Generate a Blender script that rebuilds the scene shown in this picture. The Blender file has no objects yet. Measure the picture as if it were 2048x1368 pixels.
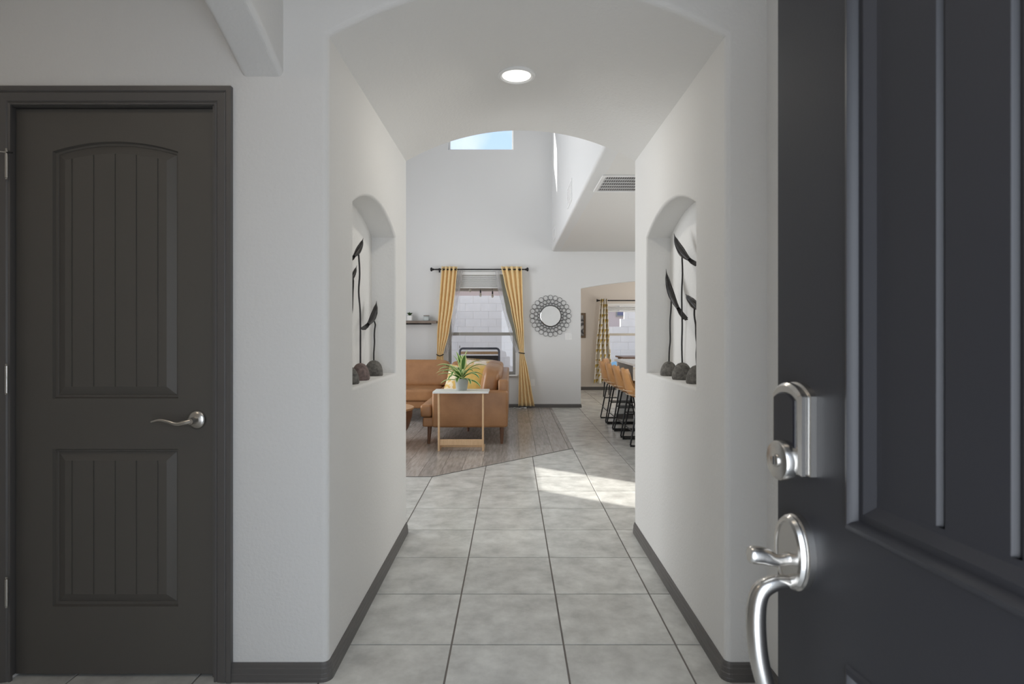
import bpy, bmesh, math, random
from mathutils import Vector, Matrix
from mathutils.geometry import tessellate_polygon
random.seed(7)
PI = math.pi
S = bpy.context.scene
COL = S.collection
F, VX, VY, H = 1158.0, 1024.0, 665.0, 1.25      # focal length in px, vanishing point, eye height

# ------------------------------------------------------------------ camera
cd = bpy.data.cameras.new('camera'); cam = bpy.data.objects.new('camera', cd); COL.objects.link(cam)
cam.location = (0, 0, H); cam.rotation_euler = (PI/2, 0, 0)
cd.sensor_width = 36; cd.lens = 36*F/2048; cd.shift_y = -(684-VY)/2048
cd.clip_start = 0.02; cd.clip_end = 200
cd.dof.use_dof = True; cd.dof.focus_distance = 4.5; cd.dof.aperture_fstop = 7.0
S.camera = cam
S.view_settings.view_transform = 'Standard'; S.view_settings.look = 'None'
S.view_settings.gamma = 1; S.view_settings.exposure = 0; S.view_settings.use_curve_mapping = False
try:
    S.cycles.max_bounces = 10; S.cycles.diffuse_bounces = 7; S.cycles.use_denoising = True
    S.cycles.sample_clamp_indirect = 6; S.cycles.caustics_reflective = False; S.cycles.caustics_refractive = False
except Exception: pass

# ------------------------------------------------------------------ world, sun, daylight
w = bpy.data.worlds.new('sky'); S.world = w; w.use_nodes = True
nt = w.node_tree; nt.nodes.clear()
def nd(t, k, **kw):
    n = t.nodes.new(k)
    for a, b in kw.items(): setattr(n, a, b)
    return n
o_ = nd(nt, 'ShaderNodeOutputWorld'); bg = nd(nt, 'ShaderNodeBackground'); tc = nd(nt, 'ShaderNodeTexCoord')
sp = nd(nt, 'ShaderNodeSeparateXYZ'); rp = nd(nt, 'ShaderNodeValToRGB'); nz = nd(nt, 'ShaderNodeTexNoise'); mx = nd(nt, 'ShaderNodeMixRGB')
nt.links.new(tc.outputs['Generated'], sp.inputs[0]); nt.links.new(sp.outputs['Z'], rp.inputs[0])
e = rp.color_ramp.elements; e[0].position = 0.0; e[0].color = (.62, .74, .86, 1); e[1].position = .8; e[1].color = (.25, .45, .85, 1)
x_ = rp.color_ramp.elements.new(.25); x_.color = (.52, .70, .92, 1)
nz.inputs['Scale'].default_value = 5; nz.inputs['Detail'].default_value = 6
cr = nd(nt, 'ShaderNodeValToRGB'); cr.color_ramp.elements[0].position = .45; cr.color_ramp.elements[1].position = .75
nt.links.new(tc.outputs['Generated'], nz.inputs['Vector']); nt.links.new(nz.outputs['Fac'], cr.inputs[0])
nt.links.new(cr.outputs[0], mx.inputs['Fac']); nt.links.new(rp.outputs[0], mx.inputs['Color1']); mx.inputs['Color2'].default_value = (.88, .92, .97, 1)
nt.links.new(mx.outputs[0], bg.inputs['Color']); bg.inputs['Strength'].default_value = 1.3
nt.links.new(bg.outputs[0], o_.inputs[0])

SUN = Vector((.82, -.57, -.52)).normalized()
ld = bpy.data.lights.new('sun', 'SUN'); ld.energy = 8.5; ld.angle = math.radians(.6); ld.color = (1, .96, .9)
lo = bpy.data.objects.new('sun', ld); COL.objects.link(lo); lo.rotation_euler = SUN.to_track_quat('-Z', 'Y').to_euler()
lo.location = (-6, 14, 9)

def area(name, loc, direction, sx, sy, power, color=(1, 1, 1), spread=180):
    l = bpy.data.lights.new(name, 'AREA'); l.shape = 'RECTANGLE'; l.size = sx; l.size_y = sy; l.energy = power; l.color = color
    l.spread = math.radians(spread)
    o = bpy.data.objects.new(name, l); COL.objects.link(o); o.location = loc
    o.rotation_euler = Vector(direction).to_track_quat('-Z', 'Z' if abs(direction[2]) < .9 else 'Y').to_euler()
    return o
area('daylight_left_upper_windows', (-4.05, 6.8, 3.55), (1, 0, -.05), 4.6, 1.5, 14, (.95, .97, 1), 120)
area('fill_left_wall_low', (-4.05, 5.9, 1.5), (1, 0, .0), 4.0, 1.8, 122, (.95, .975, 1), 145)  # added fill light on the left wall; no low window stands behind it
area('fill_kitchen_side', (4.44, 5.8, 1.3), (-1, 0, 0), 3.6, 2.0, 92, (.98, .98, .97))  # added fill to brighten the kitchen; the side wall has no door
area('fill_dining_side', (4.44, 11.2, 1.3), (-1, 0, 0), 2.0, 1.9, 40, (1, .96, .9))  # added dining room fill on a solid wall, no door there
area('daylight_front_door', (.07, -.35, 1.05), (0, 1, .02), .84, 1.9, 23, (.86, .92, 1))
area('foyer_ceiling_fixture', (-.1, 1.0, 2.70), (0, 0, -1), .35, .35, 2.2, (1, .88, .74))
area('fill_side_bay', (-1.7, .9, 2.70), (0, 0, -1), .3, .3, 2.6, (1, .84, .66))  # added warm fill for the wall above the closet door, no fixture here

# ------------------------------------------------------------------ materials
MATS = {}
def mat(name, color, rough=.6, metal=0.0, spec=None, bump=None, var=None, coat=0, trans=0, alpha=1, emis=None, objvar=0, sheen=0, bumpdist=.002):
    """var=(scale, dark_color, lo, hi, stretch); bump=(scale, strength)"""
    m = bpy.data.materials.new(name); m.use_nodes = True; t = m.node_tree; p = t.nodes['Principled BSDF']
    p.inputs['Base Color'].default_value = (*color, 1); p.inputs['Roughness'].default_value = rough; p.inputs['Metallic'].default_value = metal
    if spec is not None: p.inputs['Specular IOR Level'].default_value = spec
    if coat: p.inputs['Coat Weight'].default_value = coat; p.inputs['Coat Roughness'].default_value = .15
    if sheen: p.inputs['Sheen Weight'].default_value = sheen
    if emis: p.inputs['Emission Color'].default_value = (*emis[0], 1); p.inputs['Emission Strength'].default_value = emis[1]
    g = nd(t, 'ShaderNodeNewGeometry')
    src = None
    if var:
        sc_, c2, lo_, hi_ = var[:4]; st = var[4] if len(var) > 4 else (1, 1, 1)
        mp = nd(t, 'ShaderNodeMapping'); mp.inputs['Scale'].default_value = st
        n = nd(t, 'ShaderNodeTexNoise'); n.inputs['Scale'].default_value = sc_; n.inputs['Detail'].default_value = 8; n.inputs['Roughness'].default_value = .62
        t.links.new(g.outputs['Position'], mp.inputs['Vector']); t.links.new(mp.outputs[0], n.inputs['Vector'])
        if objvar:
            oi = nd(t, 'ShaderNodeObjectInfo'); ml = nd(t, 'ShaderNodeVectorMath', operation='SCALE')
            cb = nd(t, 'ShaderNodeCombineXYZ')
            for i in range(3): t.links.new(oi.outputs['Random'], cb.inputs[i])
            ml.inputs['Scale'].default_value = 37; t.links.new(cb.outputs[0], ml.inputs[0])
            ad = nd(t, 'ShaderNodeVectorMath', operation='ADD')
            t.links.new(mp.outputs[0], ad.inputs[0]); t.links.new(ml.outputs[0], ad.inputs[1]); t.links.new(ad.outputs[0], n.inputs['Vector'])
        r = nd(t, 'ShaderNodeValToRGB'); r.color_ramp.elements[0].position = lo_; r.color_ramp.elements[1].position = hi_
        r.color_ramp.elements[0].color = (*c2, 1); r.color_ramp.elements[1].color = (*color, 1)
        t.links.new(n.outputs['Fac'], r.inputs[0]); src = r.outputs[0]
        if objvar:
            hs = nd(t, 'ShaderNodeHueSaturation'); mr = nd(t, 'ShaderNodeMapRange')
            mr.inputs['To Min'].default_value = 1-objvar; mr.inputs['To Max'].default_value = 1+objvar
            t.links.new(oi.outputs['Random'], mr.inputs['Value']); t.links.new(mr.outputs[0], hs.inputs['Value']); t.links.new(src, hs.inputs['Color']); src = hs.outputs[0]
        t.links.new(src, p.inputs['Base Color'])
    if bump:
        n2 = nd(t, 'ShaderNodeTexNoise'); n2.inputs['Scale'].default_value = bump[0]; n2.inputs['Detail'].default_value = 3
        b = nd(t, 'ShaderNodeBump'); b.inputs['Strength'].default_value = bump[1]; b.inputs['Distance'].default_value = bumpdist
        t.links.new(g.outputs['Position'], n2.inputs['Vector']); t.links.new(n2.outputs['Fac'], b.inputs['Height']); t.links.new(b.outputs[0], p.inputs['Normal'])
    MATS[name] = m
    return m
WALL = mat('wall_paint', (.74, .73, .71), .75, bump=(75, .42), bumpdist=.004)
WALLB = mat('wall_paint_smooth', (.735, .738, .738), .8, bump=(60, .15))
BEIGE = mat('wall_paint_beige', (.70, .645, .59), .8, bump=(60, .15))
TRIM = mat('trim_grey_paint', (.108, .101, .096), .42, bump=(40, .03))
DOORM = mat('door_grey_paint', (.098, .090, .080), .48, bump=(160, .06))
FDOOR = mat('front_door_paint', (.023, .023, .027), .47, bump=(220, .05))
TILE = mat('floor_tile', (.70, .70, .665), .27, var=(6.5, (.46, .455, .43), .32, .66), objvar=.035, bump=(30, .05))
GROUT = mat('grout', (.20, .18, .165), .9, bump=(200, .2))
WOOD = mat('wood_plank', (.49, .455, .42), .25, var=(9, (.27, .24, .22), .28, .70, (5, .55, 1)), objvar=.10)
WHITE = mat('white_paint', (.82, .82, .81), .45)
WHITEM = mat('white_metal', (.84, .84, .84), .35)
VENTIN = mat('vent_dark', (.22, .22, .22), .9)
STEEL = mat('satin_nickel', (.62, .60, .57), .27, 1.0, bump=(400, .03))
BLACKM = mat('black_metal', (.018, .018, .020), .45, .3)
GLASSBLACK = mat('black_keypad', (.008, .008, .012), .22)
LEATHER = mat('tan_leather', (.40, .205, .092), .38, var=(6, (.30, .145, .062), .3, .7), bump=(160, .10))
STOOLL = mat('stool_leather', (.60, .32, .13), .42, var=(9, (.48, .24, .095), .3, .7), bump=(180, .08))
DKWOOD = mat('walnut_leg', (.20, .095, .050), .4, var=(20, (.12, .055, .03), .3, .7, (4, 4, .5)))
LTWOOD = mat('light_wood', (.72, .50, .30), .5, var=(25, (.60, .39, .22), .3, .7, (4, 4, .5)))
GREYWOOD = mat('grey_wood', (.27, .21, .17), .6, var=(30, (.17, .135, .11), .3, .7, (.5, 4, 4)))
MUSTARD = mat('mustard_fabric', (.86, .655, .345), .85, bump=(500, .1), sheen=.2)
LINING = mat('curtain_lining', (.22, .215, .175), .85, bump=(500, .1))
VELVET = mat('mustard_velvet', (.52, .33, .055), .7, var=(9, (.36, .22, .03), .3, .7), sheen=.5)
POTG = mat('pot_grey', (.36, .37, .36), .35, bump=(60, .05))
SOIL = mat('soil', (.04, .028, .02), .95, bump=(90, .6))
IRON = mat('bird_iron', (.040, .037, .036), .38, .55, bump=(60, .3), var=(30, (.022, .020, .020), .35, .65))
STONE1 = mat('stone_grey', (.20, .185, .165), .85, var=(60, (.075, .07, .062), .35, .7), bump=(110, .7), bumpdist=.004)
STONE2 = mat('stone_red', (.24, .175, .16), .85, var=(60, (.11, .08, .072), .35, .7), bump=(110, .6), bumpdist=.004)
MIRROR = mat('mirror_glass', (.85, .86, .87), .03, 1.0)
COUNTER = mat('counter_top', (.66, .655, .64), .25, var=(18, (.50, .49, .47), .3, .6))
CABIN = mat('island_panel', (.72, .73, .71), .6)
CABDK = mat('island_dark', (.07, .075, .08), .5)
BLOCK = mat('patio_block', (.88, .83, .79), .9, bump=(60, .3), var=(3, (.82, .77, .73), .3, .7), objvar=.025)
STUCCO = mat('neighbour_stucco', (.60, .47, .43), .95, bump=(30, .3))
ROOFM = mat('neighbour_roof', (.42, .35, .30), .9)
CONC = mat('concrete', (.62, .59, .56), .9, var=(2, (.52, .49, .46), .3, .7), bump=(40, .2))
BEAMT = mat('patio_beam', (.42, .37, .32), .8)
WFRAME = mat('window_frame', (.30, .285, .26), .5)
WICKER = mat('dark_wicker', (.035, .036, .042), .6, bump=(90, .6))
BLUEB = mat('blue_ball', (.25, .50, .66), .5)
PAPER = mat('candle_white', (.75, .75, .74), .6)
GREENS = mat('succulent_green', (.06, .13, .035), .5, var=(40, (.03, .07, .02), .3, .7))
CREAM = mat('cream_fabric', (.70, .62, .50), .9, bump=(300, .3))
BULBM = mat('bulb_glass', (.75, .70, .62), .15)
RUBBER = mat('rubber', (.02, .02, .02), .8)
LAMP = mat('lamp_lens', (1, .97, .9), .5, emis=((1, .96, .88), 1.6))

def glass(name, tint=(1, 1, 1), refl=.07, rough=.0):
    m = bpy.data.materials.new(name); m.use_nodes = True; t = m.node_tree; t.nodes.clear()
    o = nd(t, 'ShaderNodeOutputMaterial'); a = nd(t, 'ShaderNodeBsdfTransparent'); g = nd(t, 'ShaderNodeBsdfGlossy'); mx_ = nd(t, 'ShaderNodeMixShader')
    a.inputs[0].default_value = (*tint, 1); g.inputs['Roughness'].default_value = rough; mx_.inputs[0].default_value = refl
    t.links.new(a.outputs[0], mx_.inputs[1]); t.links.new(g.outputs[0], mx_.inputs[2]); t.links.new(mx_.outputs[0], o.inputs[0])
    return m
GLASS = glass('window_glass', (.985, .99, .99), .025)
GLASSJ = glass('clear_glass', (.93, .95, .95), .12)
def sheer_mat():
    m = bpy.data.materials.new('sheer_voile'); m.use_nodes = True; t = m.node_tree; t.nodes.clear()
    o = nd(t, 'ShaderNodeOutputMaterial'); a = nd(t, 'ShaderNodeBsdfTransparent'); d = nd(t, 'ShaderNodeBsdfDiffuse'); tr = nd(t, 'ShaderNodeBsdfTranslucent')
    m1 = nd(t, 'ShaderNodeMixShader'); m2 = nd(t, 'ShaderNodeMixShader'); m1.inputs[0].default_value = .5; m2.inputs[0].default_value = .38
    d.inputs[0].default_value = (.85, .85, .87, 1); tr.inputs[0].default_value = (.85, .85, .87, 1)
    t.links.new(d.outputs[0], m1.inputs[1]); t.links.new(tr.outputs[0], m1.inputs[2])
    t.links.new(a.outputs[0], m2.inputs[1]); t.links.new(m1.outputs[0], m2.inputs[2]); t.links.new(m2.outputs[0], o.inputs[0])
    return m
SHEER = sheer_mat()
def leaf_mat(name, inner, outer):
    m = mat(name, inner, .45); t = m.node_tree; p = t.nodes['Principled BSDF']
    at = nd(t, 'ShaderNodeAttribute'); at.attribute_name = 'rim'; r = nd(t, 'ShaderNodeValToRGB')
    r.color_ramp.elements[0].position = .45; r.color_ramp.elements[1].position = .75
    r.color_ramp.elements[0].color = (*inner, 1); r.color_ramp.elements[1].color = (*outer, 1)
    t.links.new(at.outputs['Fac'], r.inputs[0]); t.links.new(r.outputs[0], p.inputs['Base Color'])
    p.inputs['Subsurface Weight'].default_value = 0
    tr = nd(t, 'ShaderNodeBsdfTranslucent'); ms = nd(t, 'ShaderNodeMixShader'); ms.inputs[0].default_value = .3
    t.links.new(r.outputs[0], tr.inputs[0]); out = t.nodes['Material Output']
    t.links.new(p.outputs[0], ms.inputs[1]); t.links.new(tr.outputs[0], ms.inputs[2]); t.links.new(ms.outputs[0], out.inputs[0])
    return m
LEAF = leaf_mat('dracaena_leaf', (.09, .22, .045), (.78, .84, .42))
def pattern_mat():
    m = mat('triangle_print', (.78, .76, .70), .85); t = m.node_tree; p = t.nodes['Principled BSDF']
    uv = nd(t, 'ShaderNodeUVMap'); sx = nd(t, 'ShaderNodeSeparateXYZ'); t.links.new(uv.outputs[0], sx.inputs[0])
    def mth(op, a, b=None):
        n = nd(t, 'ShaderNodeMath', operation=op)
        for i, v in enumerate((a, b)):
            if v is None: continue
            if isinstance(v, (int, float)): n.inputs[i].default_value = v
            else: t.links.new(v, n.inputs[i])
        return n.outputs[0]
    u = mth('MULTIPLY', sx.outputs['X'], 7.0); v = mth('MULTIPLY', sx.outputs['Y'], 17.0)
    row = mth('FLOOR', v); u2 = mth('ADD', u, mth('MULTIPLY', row, .37))
    fu = mth('FRACT', u2); fv = mth('FRACT', v)
    a = mth('LESS_THAN', fu, mth('MULTIPLY', fv, .95)); b = mth('LESS_THAN', fv, .85); c = mth('MULTIPLY', a, b)
    cell = nd(t, 'ShaderNodeTexWhiteNoise', noise_dimensions='2D'); cb = nd(t, 'ShaderNodeCombineXYZ')
    t.links.new(mth('FLOOR', u2), cb.inputs[0]); t.links.new(row, cb.inputs[1]); t.links.new(cb.outputs[0], cell.inputs['Vector'])
    c = mth('MULTIPLY', c, mth('GREATER_THAN', cell.outputs['Value'], .2))
    mxx = nd(t, 'ShaderNodeMixRGB'); mxx.inputs[1].default_value = (.76, .73, .66, 1); mxx.inputs[2].default_value = (.46, .31, .045, 1)
    t.links.new(c, mxx.inputs[0]); t.links.new(mxx.outputs[0], p.inputs['Base Color'])
    return m
PRINT = pattern_mat()
def art_mat():
    m = mat('grey_abstract_print', (.3, .3, .3), .6); t = m.node_tree; p = t.nodes['Principled BSDF']
    g = nd(t, 'ShaderNodeNewGeometry'); n = nd(t, 'ShaderNodeTexNoise'); n.inputs['Scale'].default_value = 6; n.inputs['Distortion'].default_value = 1.5
    r = nd(t, 'ShaderNodeValToRGB'); r.color_ramp.elements[0].position = .4; r.color_ramp.elements[1].position = .6
    r.color_ramp.elements[0].color = (.05, .05, .055, 1); r.color_ramp.elements[1].color = (.45, .44, .43, 1)
    t.links.new(g.outputs['Position'], n.inputs['Vector']); t.links.new(n.outputs['Fac'], r.inputs[0]); t.links.new(r.outputs[0], p.inputs['Base Color'])
    return m
ART = art_mat()

# ------------------------------------------------------------------ helpers
def tag(o, label=None, cat=None, group=None, kind=None):
    if label: o['label'] = label
    if cat: o['category'] = cat
    if group: o['group'] = group
    if kind: o['kind'] = kind
    return o
def empty(name, loc=(0, 0, 0), rz=0, label=None, cat=None, group=None, kind=None):
    o = bpy.data.objects.new(name, None); COL.objects.link(o); o.location = loc; o.rotation_euler = (0, 0, rz); o.empty_display_size = .05
    return tag(o, label, cat, group, kind)
def link_mesh(name, me, m, parent=None, smooth=None):
    if m is not None and not me.materials: me.materials.append(m)
    if smooth is not None:
        for p in me.polygons: p.use_smooth = True
        me.set_sharp_from_angle(angle=math.radians(smooth))
    o = bpy.data.objects.new(name, me); COL.objects.link(o)
    if parent: o.parent = parent
    return o
class MB:
    def __init__(s): s.v = []; s.f = []
    def add(s, vs, fs):
        n = len(s.v); s.v += [tuple(v) for v in vs]; s.f += [tuple(i+n for i in f) for f in fs]; return s
    def box(s, x0, x1, y0, y1, z0, z1):
        return s.add([(x0, y0, z0), (x1, y0, z0), (x1, y1, z0), (x0, y1, z0), (x0, y0, z1), (x1, y0, z1), (x1, y1, z1), (x0, y1, z1)],
                     [(0, 3, 2, 1), (4, 5, 6, 7), (0, 1, 5, 4), (1, 2, 6, 5), (2, 3, 7, 6), (3, 0, 4, 7)])
    def tube(s, pts, r, n=10, closed=False, taper=None):
        pts = [Vector(p) for p in pts]; N = len(pts); base = len(s.v); prev = None
        for i, p in enumerate(pts):
            if closed: d = pts[(i+1) % N]-pts[i-1]
            else: d = pts[min(i+1, N-1)]-pts[max(i-1, 0)]
            d.normalize()
            if prev is None:
                a = Vector((0, 0, 1)) if abs(d.z) < .9 else Vector((1, 0, 0)); prev = d.cross(a).normalized()
            u = (prev-d*prev.dot(d)).normalized(); prev = u; v = d.cross(u)
            rr = r[i] if isinstance(r, (list, tuple)) else r
            for k in range(n):
                t = 2*PI*k/n; s.v.append(tuple(p+u*math.cos(t)*rr+v*math.sin(t)*rr))
        M = N if closed else N-1
        for i in range(M):
            a = base+i*n; b = base+((i+1) % N)*n
            for k in range(n): s.f.append((a+k, a+(k+1) % n, b+(k+1) % n, b+k))
        if not closed:
            s.f.append(tuple(base+k for k in reversed(range(n)))); s.f.append(tuple(base+(N-1)*n+k for k in range(n)))
        return s
    def lathe(s, prof, n=32, c=(0, 0, 0), axis='z'):
        base = len(s.v); m = len(prof)
        for (r, z) in prof:
            for k in range(n):
                t = 2*PI*k/n; x, y = r*math.cos(t), r*math.sin(t)
                if axis == 'z': q = (x, y, z)
                elif axis == 'y': q = (x, z, y)
                else: q = (z, x, y)
                s.v.append((q[0]+c[0], q[1]+c[1], q[2]+c[2]))
        for i in range(m-1):
            for k in range(n):
                a = base+i*n+k; b = base+i*n+(k+1) % n; s.f.append((a, b, b+n, a+n))
        if prof[0][0] > 1e-6: s.f.append(tuple(base+k for k in reversed(range(n))))
        if prof[-1][0] > 1e-6: s.f.append(tuple(base+(m-1)*n+k for k in range(n)))
        return s
    def prism(s, poly, a0, a1, plane='xy'):
        """poly of 2D points extruded between a0 and a1 along the remaining axis"""
        def P(p, a): return (p[0], p[1], a) if plane == 'xy' else ((p[0], a, p[1]) if plane == 'xz' else (a, p[0], p[1]))
        n = len(poly); vs = [P(p, a0) for p in poly]+[P(p, a1) for p in poly]
        return s.add(vs, [tuple(reversed(range(n))), tuple(range(n, 2*n))]+[(i, (i+1) % n, n+(i+1) % n, n+i) for i in range(n)])
    def mesh(s, name='m', bevel=0, seg=2, recalc=True, merge=False):
        me = bpy.data.meshes.new(name); me.from_pydata(s.v, [], s.f)
        bm = bmesh.new(); bm.from_mesh(me)
        if merge: bmesh.ops.remove_doubles(bm, verts=bm.verts, dist=1e-5)
        if recalc: bmesh.ops.recalc_face_normals(bm, faces=bm.faces)
        if bevel:
            es = [e for e in bm.edges if len(e.link_faces) == 2 and e.calc_face_angle(0) > math.radians(35)]
            bmesh.ops.bevel(bm, geom=es, offset=bevel, segments=seg, affect='EDGES', profile=.5, clamp_overlap=True)
        bm.to_mesh(me); bm.free(); me.name = name
        return me
    def build(s, name, m, parent=None, bevel=0, seg=2, smooth=None, recalc=True, merge=False):
        return link_mesh(name, s.mesh(name, bevel, seg, recalc, merge), m, parent, smooth)
def catmull(P, sub=6, closed=False):
    P = [Vector(p) for p in P]; out = []; n = len(P)
    rng = range(n) if closed else range(n-1)
    for i in rng:
        p0 = P[(i-1) % n] if closed else P[max(i-1, 0)]; p1 = P[i]; p2 = P[(i+1) % n]; p3 = P[(i+2) % n] if closed else P[min(i+2, n-1)]
        for k in range(sub):
            t = k/sub; out.append(.5*((2*p1)+(-p0+p2)*t+(2*p0-5*p1+4*p2-p3)*t*t+(-p0+3*p1-3*p2+p3)*t**3))
    if not closed: out.append(P[-1])
    return out
def superbox(mb, c, h, n=5, seg=10, rot=None, sag=0):
    """puffy box: centre c, half sizes h"""
    R = rot or Matrix.Identity(3); c = Vector(c)
    def pt(p):
        k = (abs(p[0])**n+abs(p[1])**n+abs(p[2])**n)**(-1/n)
        q = Vector((p[0]*k*h[0], p[1]*k*h[1], p[2]*k*h[2])); return c+R @ q
    g = [-1+2*i/seg for i in range(seg+1)]
    g = [math.copysign(abs(x)**.75, x) for x in g]
    for ax in range(3):
        for sg in (-1, 1):
            vs = []
            for a in g:
                for b in g:
                    p = [0, 0, 0]; p[ax] = sg; p[(ax+1) % 3] = a; p[(ax+2) % 3] = b; vs.append(pt(p))
            m = seg+1; mb.add(vs, [(i*m+j, i*m+j+1, (i+1)*m+j+1, (i+1)*m+j) for i in range(seg) for j in range(seg)])
def pillow(mb, c, w, h, t, rot, seg=14):
    c = Vector(c)
    for sg in (-1, 1):
        vs = []
        for i in range(seg+1):
            for j in range(seg+1):
                u = -1+2*i/seg; v = -1+2*j/seg
                th = t*.5*(max(0, 1-abs(u)**2.4)*max(0, 1-abs(v)**2.4))**.55
                pin = 1-.07*(1-abs(v)**2)*0-.05*(1-(abs(u)*abs(v)))
                vs.append(c+rot @ Vector((u*w/2*pin, sg*th, v*h/2*pin)))
        m = seg+1; mb.add(vs, [(i*m+j, i*m+j+1, (i+1)*m+j+1, (i+1)*m+j) for i in range(seg) for j in range(seg)])
def copy_tree(o, parent=None):
    c = o.copy(); COL.objects.link(c); c.parent = parent
    for ch in [x for x in bpy.data.objects if x.parent == o]: copy_tree(ch, c)
    return c
def struct(o, label, cat): return tag(o, label, cat, kind='structure')
def PX(x, Y): return (x-VX)*Y/F
def PZ(y, Y): return H-(y-VY)*Y/F

# ------------------------------------------------------------------ the entry block with hall, niches
HX0, HX1, Y0, Y1, TOP = -.661, .768, 2.08, 3.63, 6.0
def arch_outline(x0, x1, zb, zs, rise, n=40):
    """closed loop counter-clockwise in (x,z): bottom, right side, arc, left side"""
    c = (x0+x1)/2; a = (x1-x0)/2; R = (a*a+rise*rise)/(2*rise); zc = zs+rise-R; th = math.asin(a/R)
    pts = [(x0, zb), (x1, zb)]
    for i in range(n+1):
        t = th-2*th*i/n; pts.append((c+R*math.sin(t), zc+R*math.cos(t)))
    return pts
def offset(poly, d):
    n = len(poly); out = []
    for i in range(n):
        p0, p1, p2 = Vector(poly[i-1]), Vector(poly[i]), Vector(poly[(i+1) % n])
        a = (p1-p0).normalized(); b = (p2-p1).normalized()
        na = Vector((a.y, -a.x)); nb = Vector((b.y, -b.x)); m = (na+nb); k = m.length_squared
        m = m*(2/k) if k > .2 else na
        out.append((p1.x+m.x*d, p1.y+m.y*d))
    return out
def loft_cutter(outline, stations, plane):
    """stations: list of (axis position, offset)"""
    mb = MB(); n = len(outline); vs = []
    for a, d in stations:
        for p in offset(outline, d): vs.append((p[0], a, p[1]) if plane == 'xz' else (a, p[0], p[1]))
    m = len(stations); fs = [tuple(range(n)), tuple(reversed(range((m-1)*n, m*n)))]
    for i in range(m-1):
        for k in range(n): fs.append((i*n+k, (i+1)*n+k, (i+1)*n+(k+1) % n, i*n+(k+1) % n))
    mb.add(vs, fs); return mb.mesh('cutter')
def bull(r, seg=7):
    return [(r*(1-math.cos(PI/2*k/seg)), r*(1-math.sin(PI/2*k/seg))) for k in range(seg+1)]   # (depth, offset)
def boolean(me, cutters):
    o = bpy.data.objects.new('tmp', me); COL.objects.link(o); tmp = []
    for c in cutters:
        co = bpy.data.objects.new('cut', c); COL.objects.link(co); tmp.append(co)
        md = o.modifiers.new('b', 'BOOLEAN'); md.operation = 'DIFFERENCE'; md.object = co; md.solver = 'EXACT'
    dg = bpy.context.evaluated_depsgraph_get(); dg.update()
    r = bpy.data.meshes.new_from_object(o.evaluated_get(dg)); r.materials.clear()
    for t_ in tmp+[o]: bpy.data.objects.remove(t_, do_unlink=True)
    return r
R_ = .022
b_ = bull(R_)
hall = arch_outline(HX0, HX1, -.5, 2.318, .192, 48)
st = [(Y0-.02, R_)]+[(Y0+d, o) for d, o in b_]+[(Y1-d, o) for d, o in reversed(b_)]+[(Y1+.02, R_)]
cut_hall = loft_cutter(hall, st, 'xz')
b2 = bull(.014)
nich = arch_outline(2.41, 3.30, 1.02, 1.79, .105, 32)
cut_l = loft_cutter(nich, [(HX0+.01, .014)]+[(HX0-d, o) for d, o in b2]+[(HX0-.138, 0)], 'yz')
cut_r = loft_cutter([(p[0]+.015, p[1]) for p in nich], [(HX1-.01, .014)]+[(HX1+d, o) for d, o in b2]+[(HX1+.138, 0)], 'yz')
cut_d = MB().box(-1.806, -1.062, 1.9, 2.22, -.3, 2.07).mesh('c')
blk = MB().box(-4.35, 4.6, Y0, Y1, -.02, TOP).mesh('block')
blk = boolean(blk, [cut_hall, cut_l, cut_r, cut_d])
groups = {'f': [], 'l': [], 'r': [], 'c': [], 'b': []}
for p in blk.polygons:
    c = p.center; n = p.normal
    if Y0+.0005 < c.y < Y1-.0005 and -.9 < c.x < 1.0 and c.z < 2.6:
        if n.z < -.6 and abs(c.x-.05) < .72 and c.z > 2.3: groups['c'].append(p)
        else: groups['l' if c.x < .05 else 'r'].append(p)
    elif c.y > Y1-.001: groups['b'].append(p)
    else: groups['f'].append(p)
def submesh(me, polys, name):
    used = {}; vs = []; fs = []
    for p in polys:
        f = []
        for i in p.vertices:
            if i not in used: used[i] = len(vs); vs.append(tuple(me.vertices[i].co))
            f.append(used[i])
        fs.append(f)
    m = bpy.data.meshes.new(name); m.from_pydata(vs, [], fs); return m
struct(link_mesh('wall_front', submesh(blk, groups['f'], 'wall_front'), WALL), 'textured off-white wall holding the grey door and the arched hall opening', 'wall')
struct(link_mesh('wall_left', submesh(blk, groups['l'], 'wall_left'), WALL), 'left hall wall with an arched bird niche', 'wall')
struct(link_mesh('wall_right', submesh(blk, groups['r'], 'wall_right'), WALL), 'right hall wall with an arched bird niche', 'wall')
struct(link_mesh('ceiling', submesh(blk, groups['c'], 'ceiling'), WALL), 'shallow barrel-arched hall ceiling with one round light', 'ceiling')
struct(link_mesh('wall_living', submesh(blk, groups['b'], 'wall_living'), WALLB), 'living room side of the wall around the hall opening', 'wall')

# foyer shell
mb = MB().box(.915, 1.05, -.12, Y0, 0, 2.75)
struct(mb.build('wall_foyer_right', WALL), 'foyer wall right of the hall, behind the open front door', 'wall')
mb = MB().box(-2.55, -2.42, -.12, Y0, 0, 2.75); struct(mb.build('wall_foyer_left', WALL), 'side wall left of the grey closet door', 'wall')
mb = MB(); mb.box(-2.42, -.37, -.12, .05, 0, 2.75); mb.box(.53, .915, -.12, .05, 0, 2.75); mb.box(-.37, .53, -.12, .05, 2.06, 2.75)
struct(mb.build('wall_entry', WALL), 'entry wall around the open front doorway', 'wall')
mb = MB().box(-2.55, 1.05, -.12, Y0, 2.75, 2.85); struct(mb.build('ceiling', WALLB), 'flat foyer ceiling above the arched header', 'ceiling')
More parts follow.
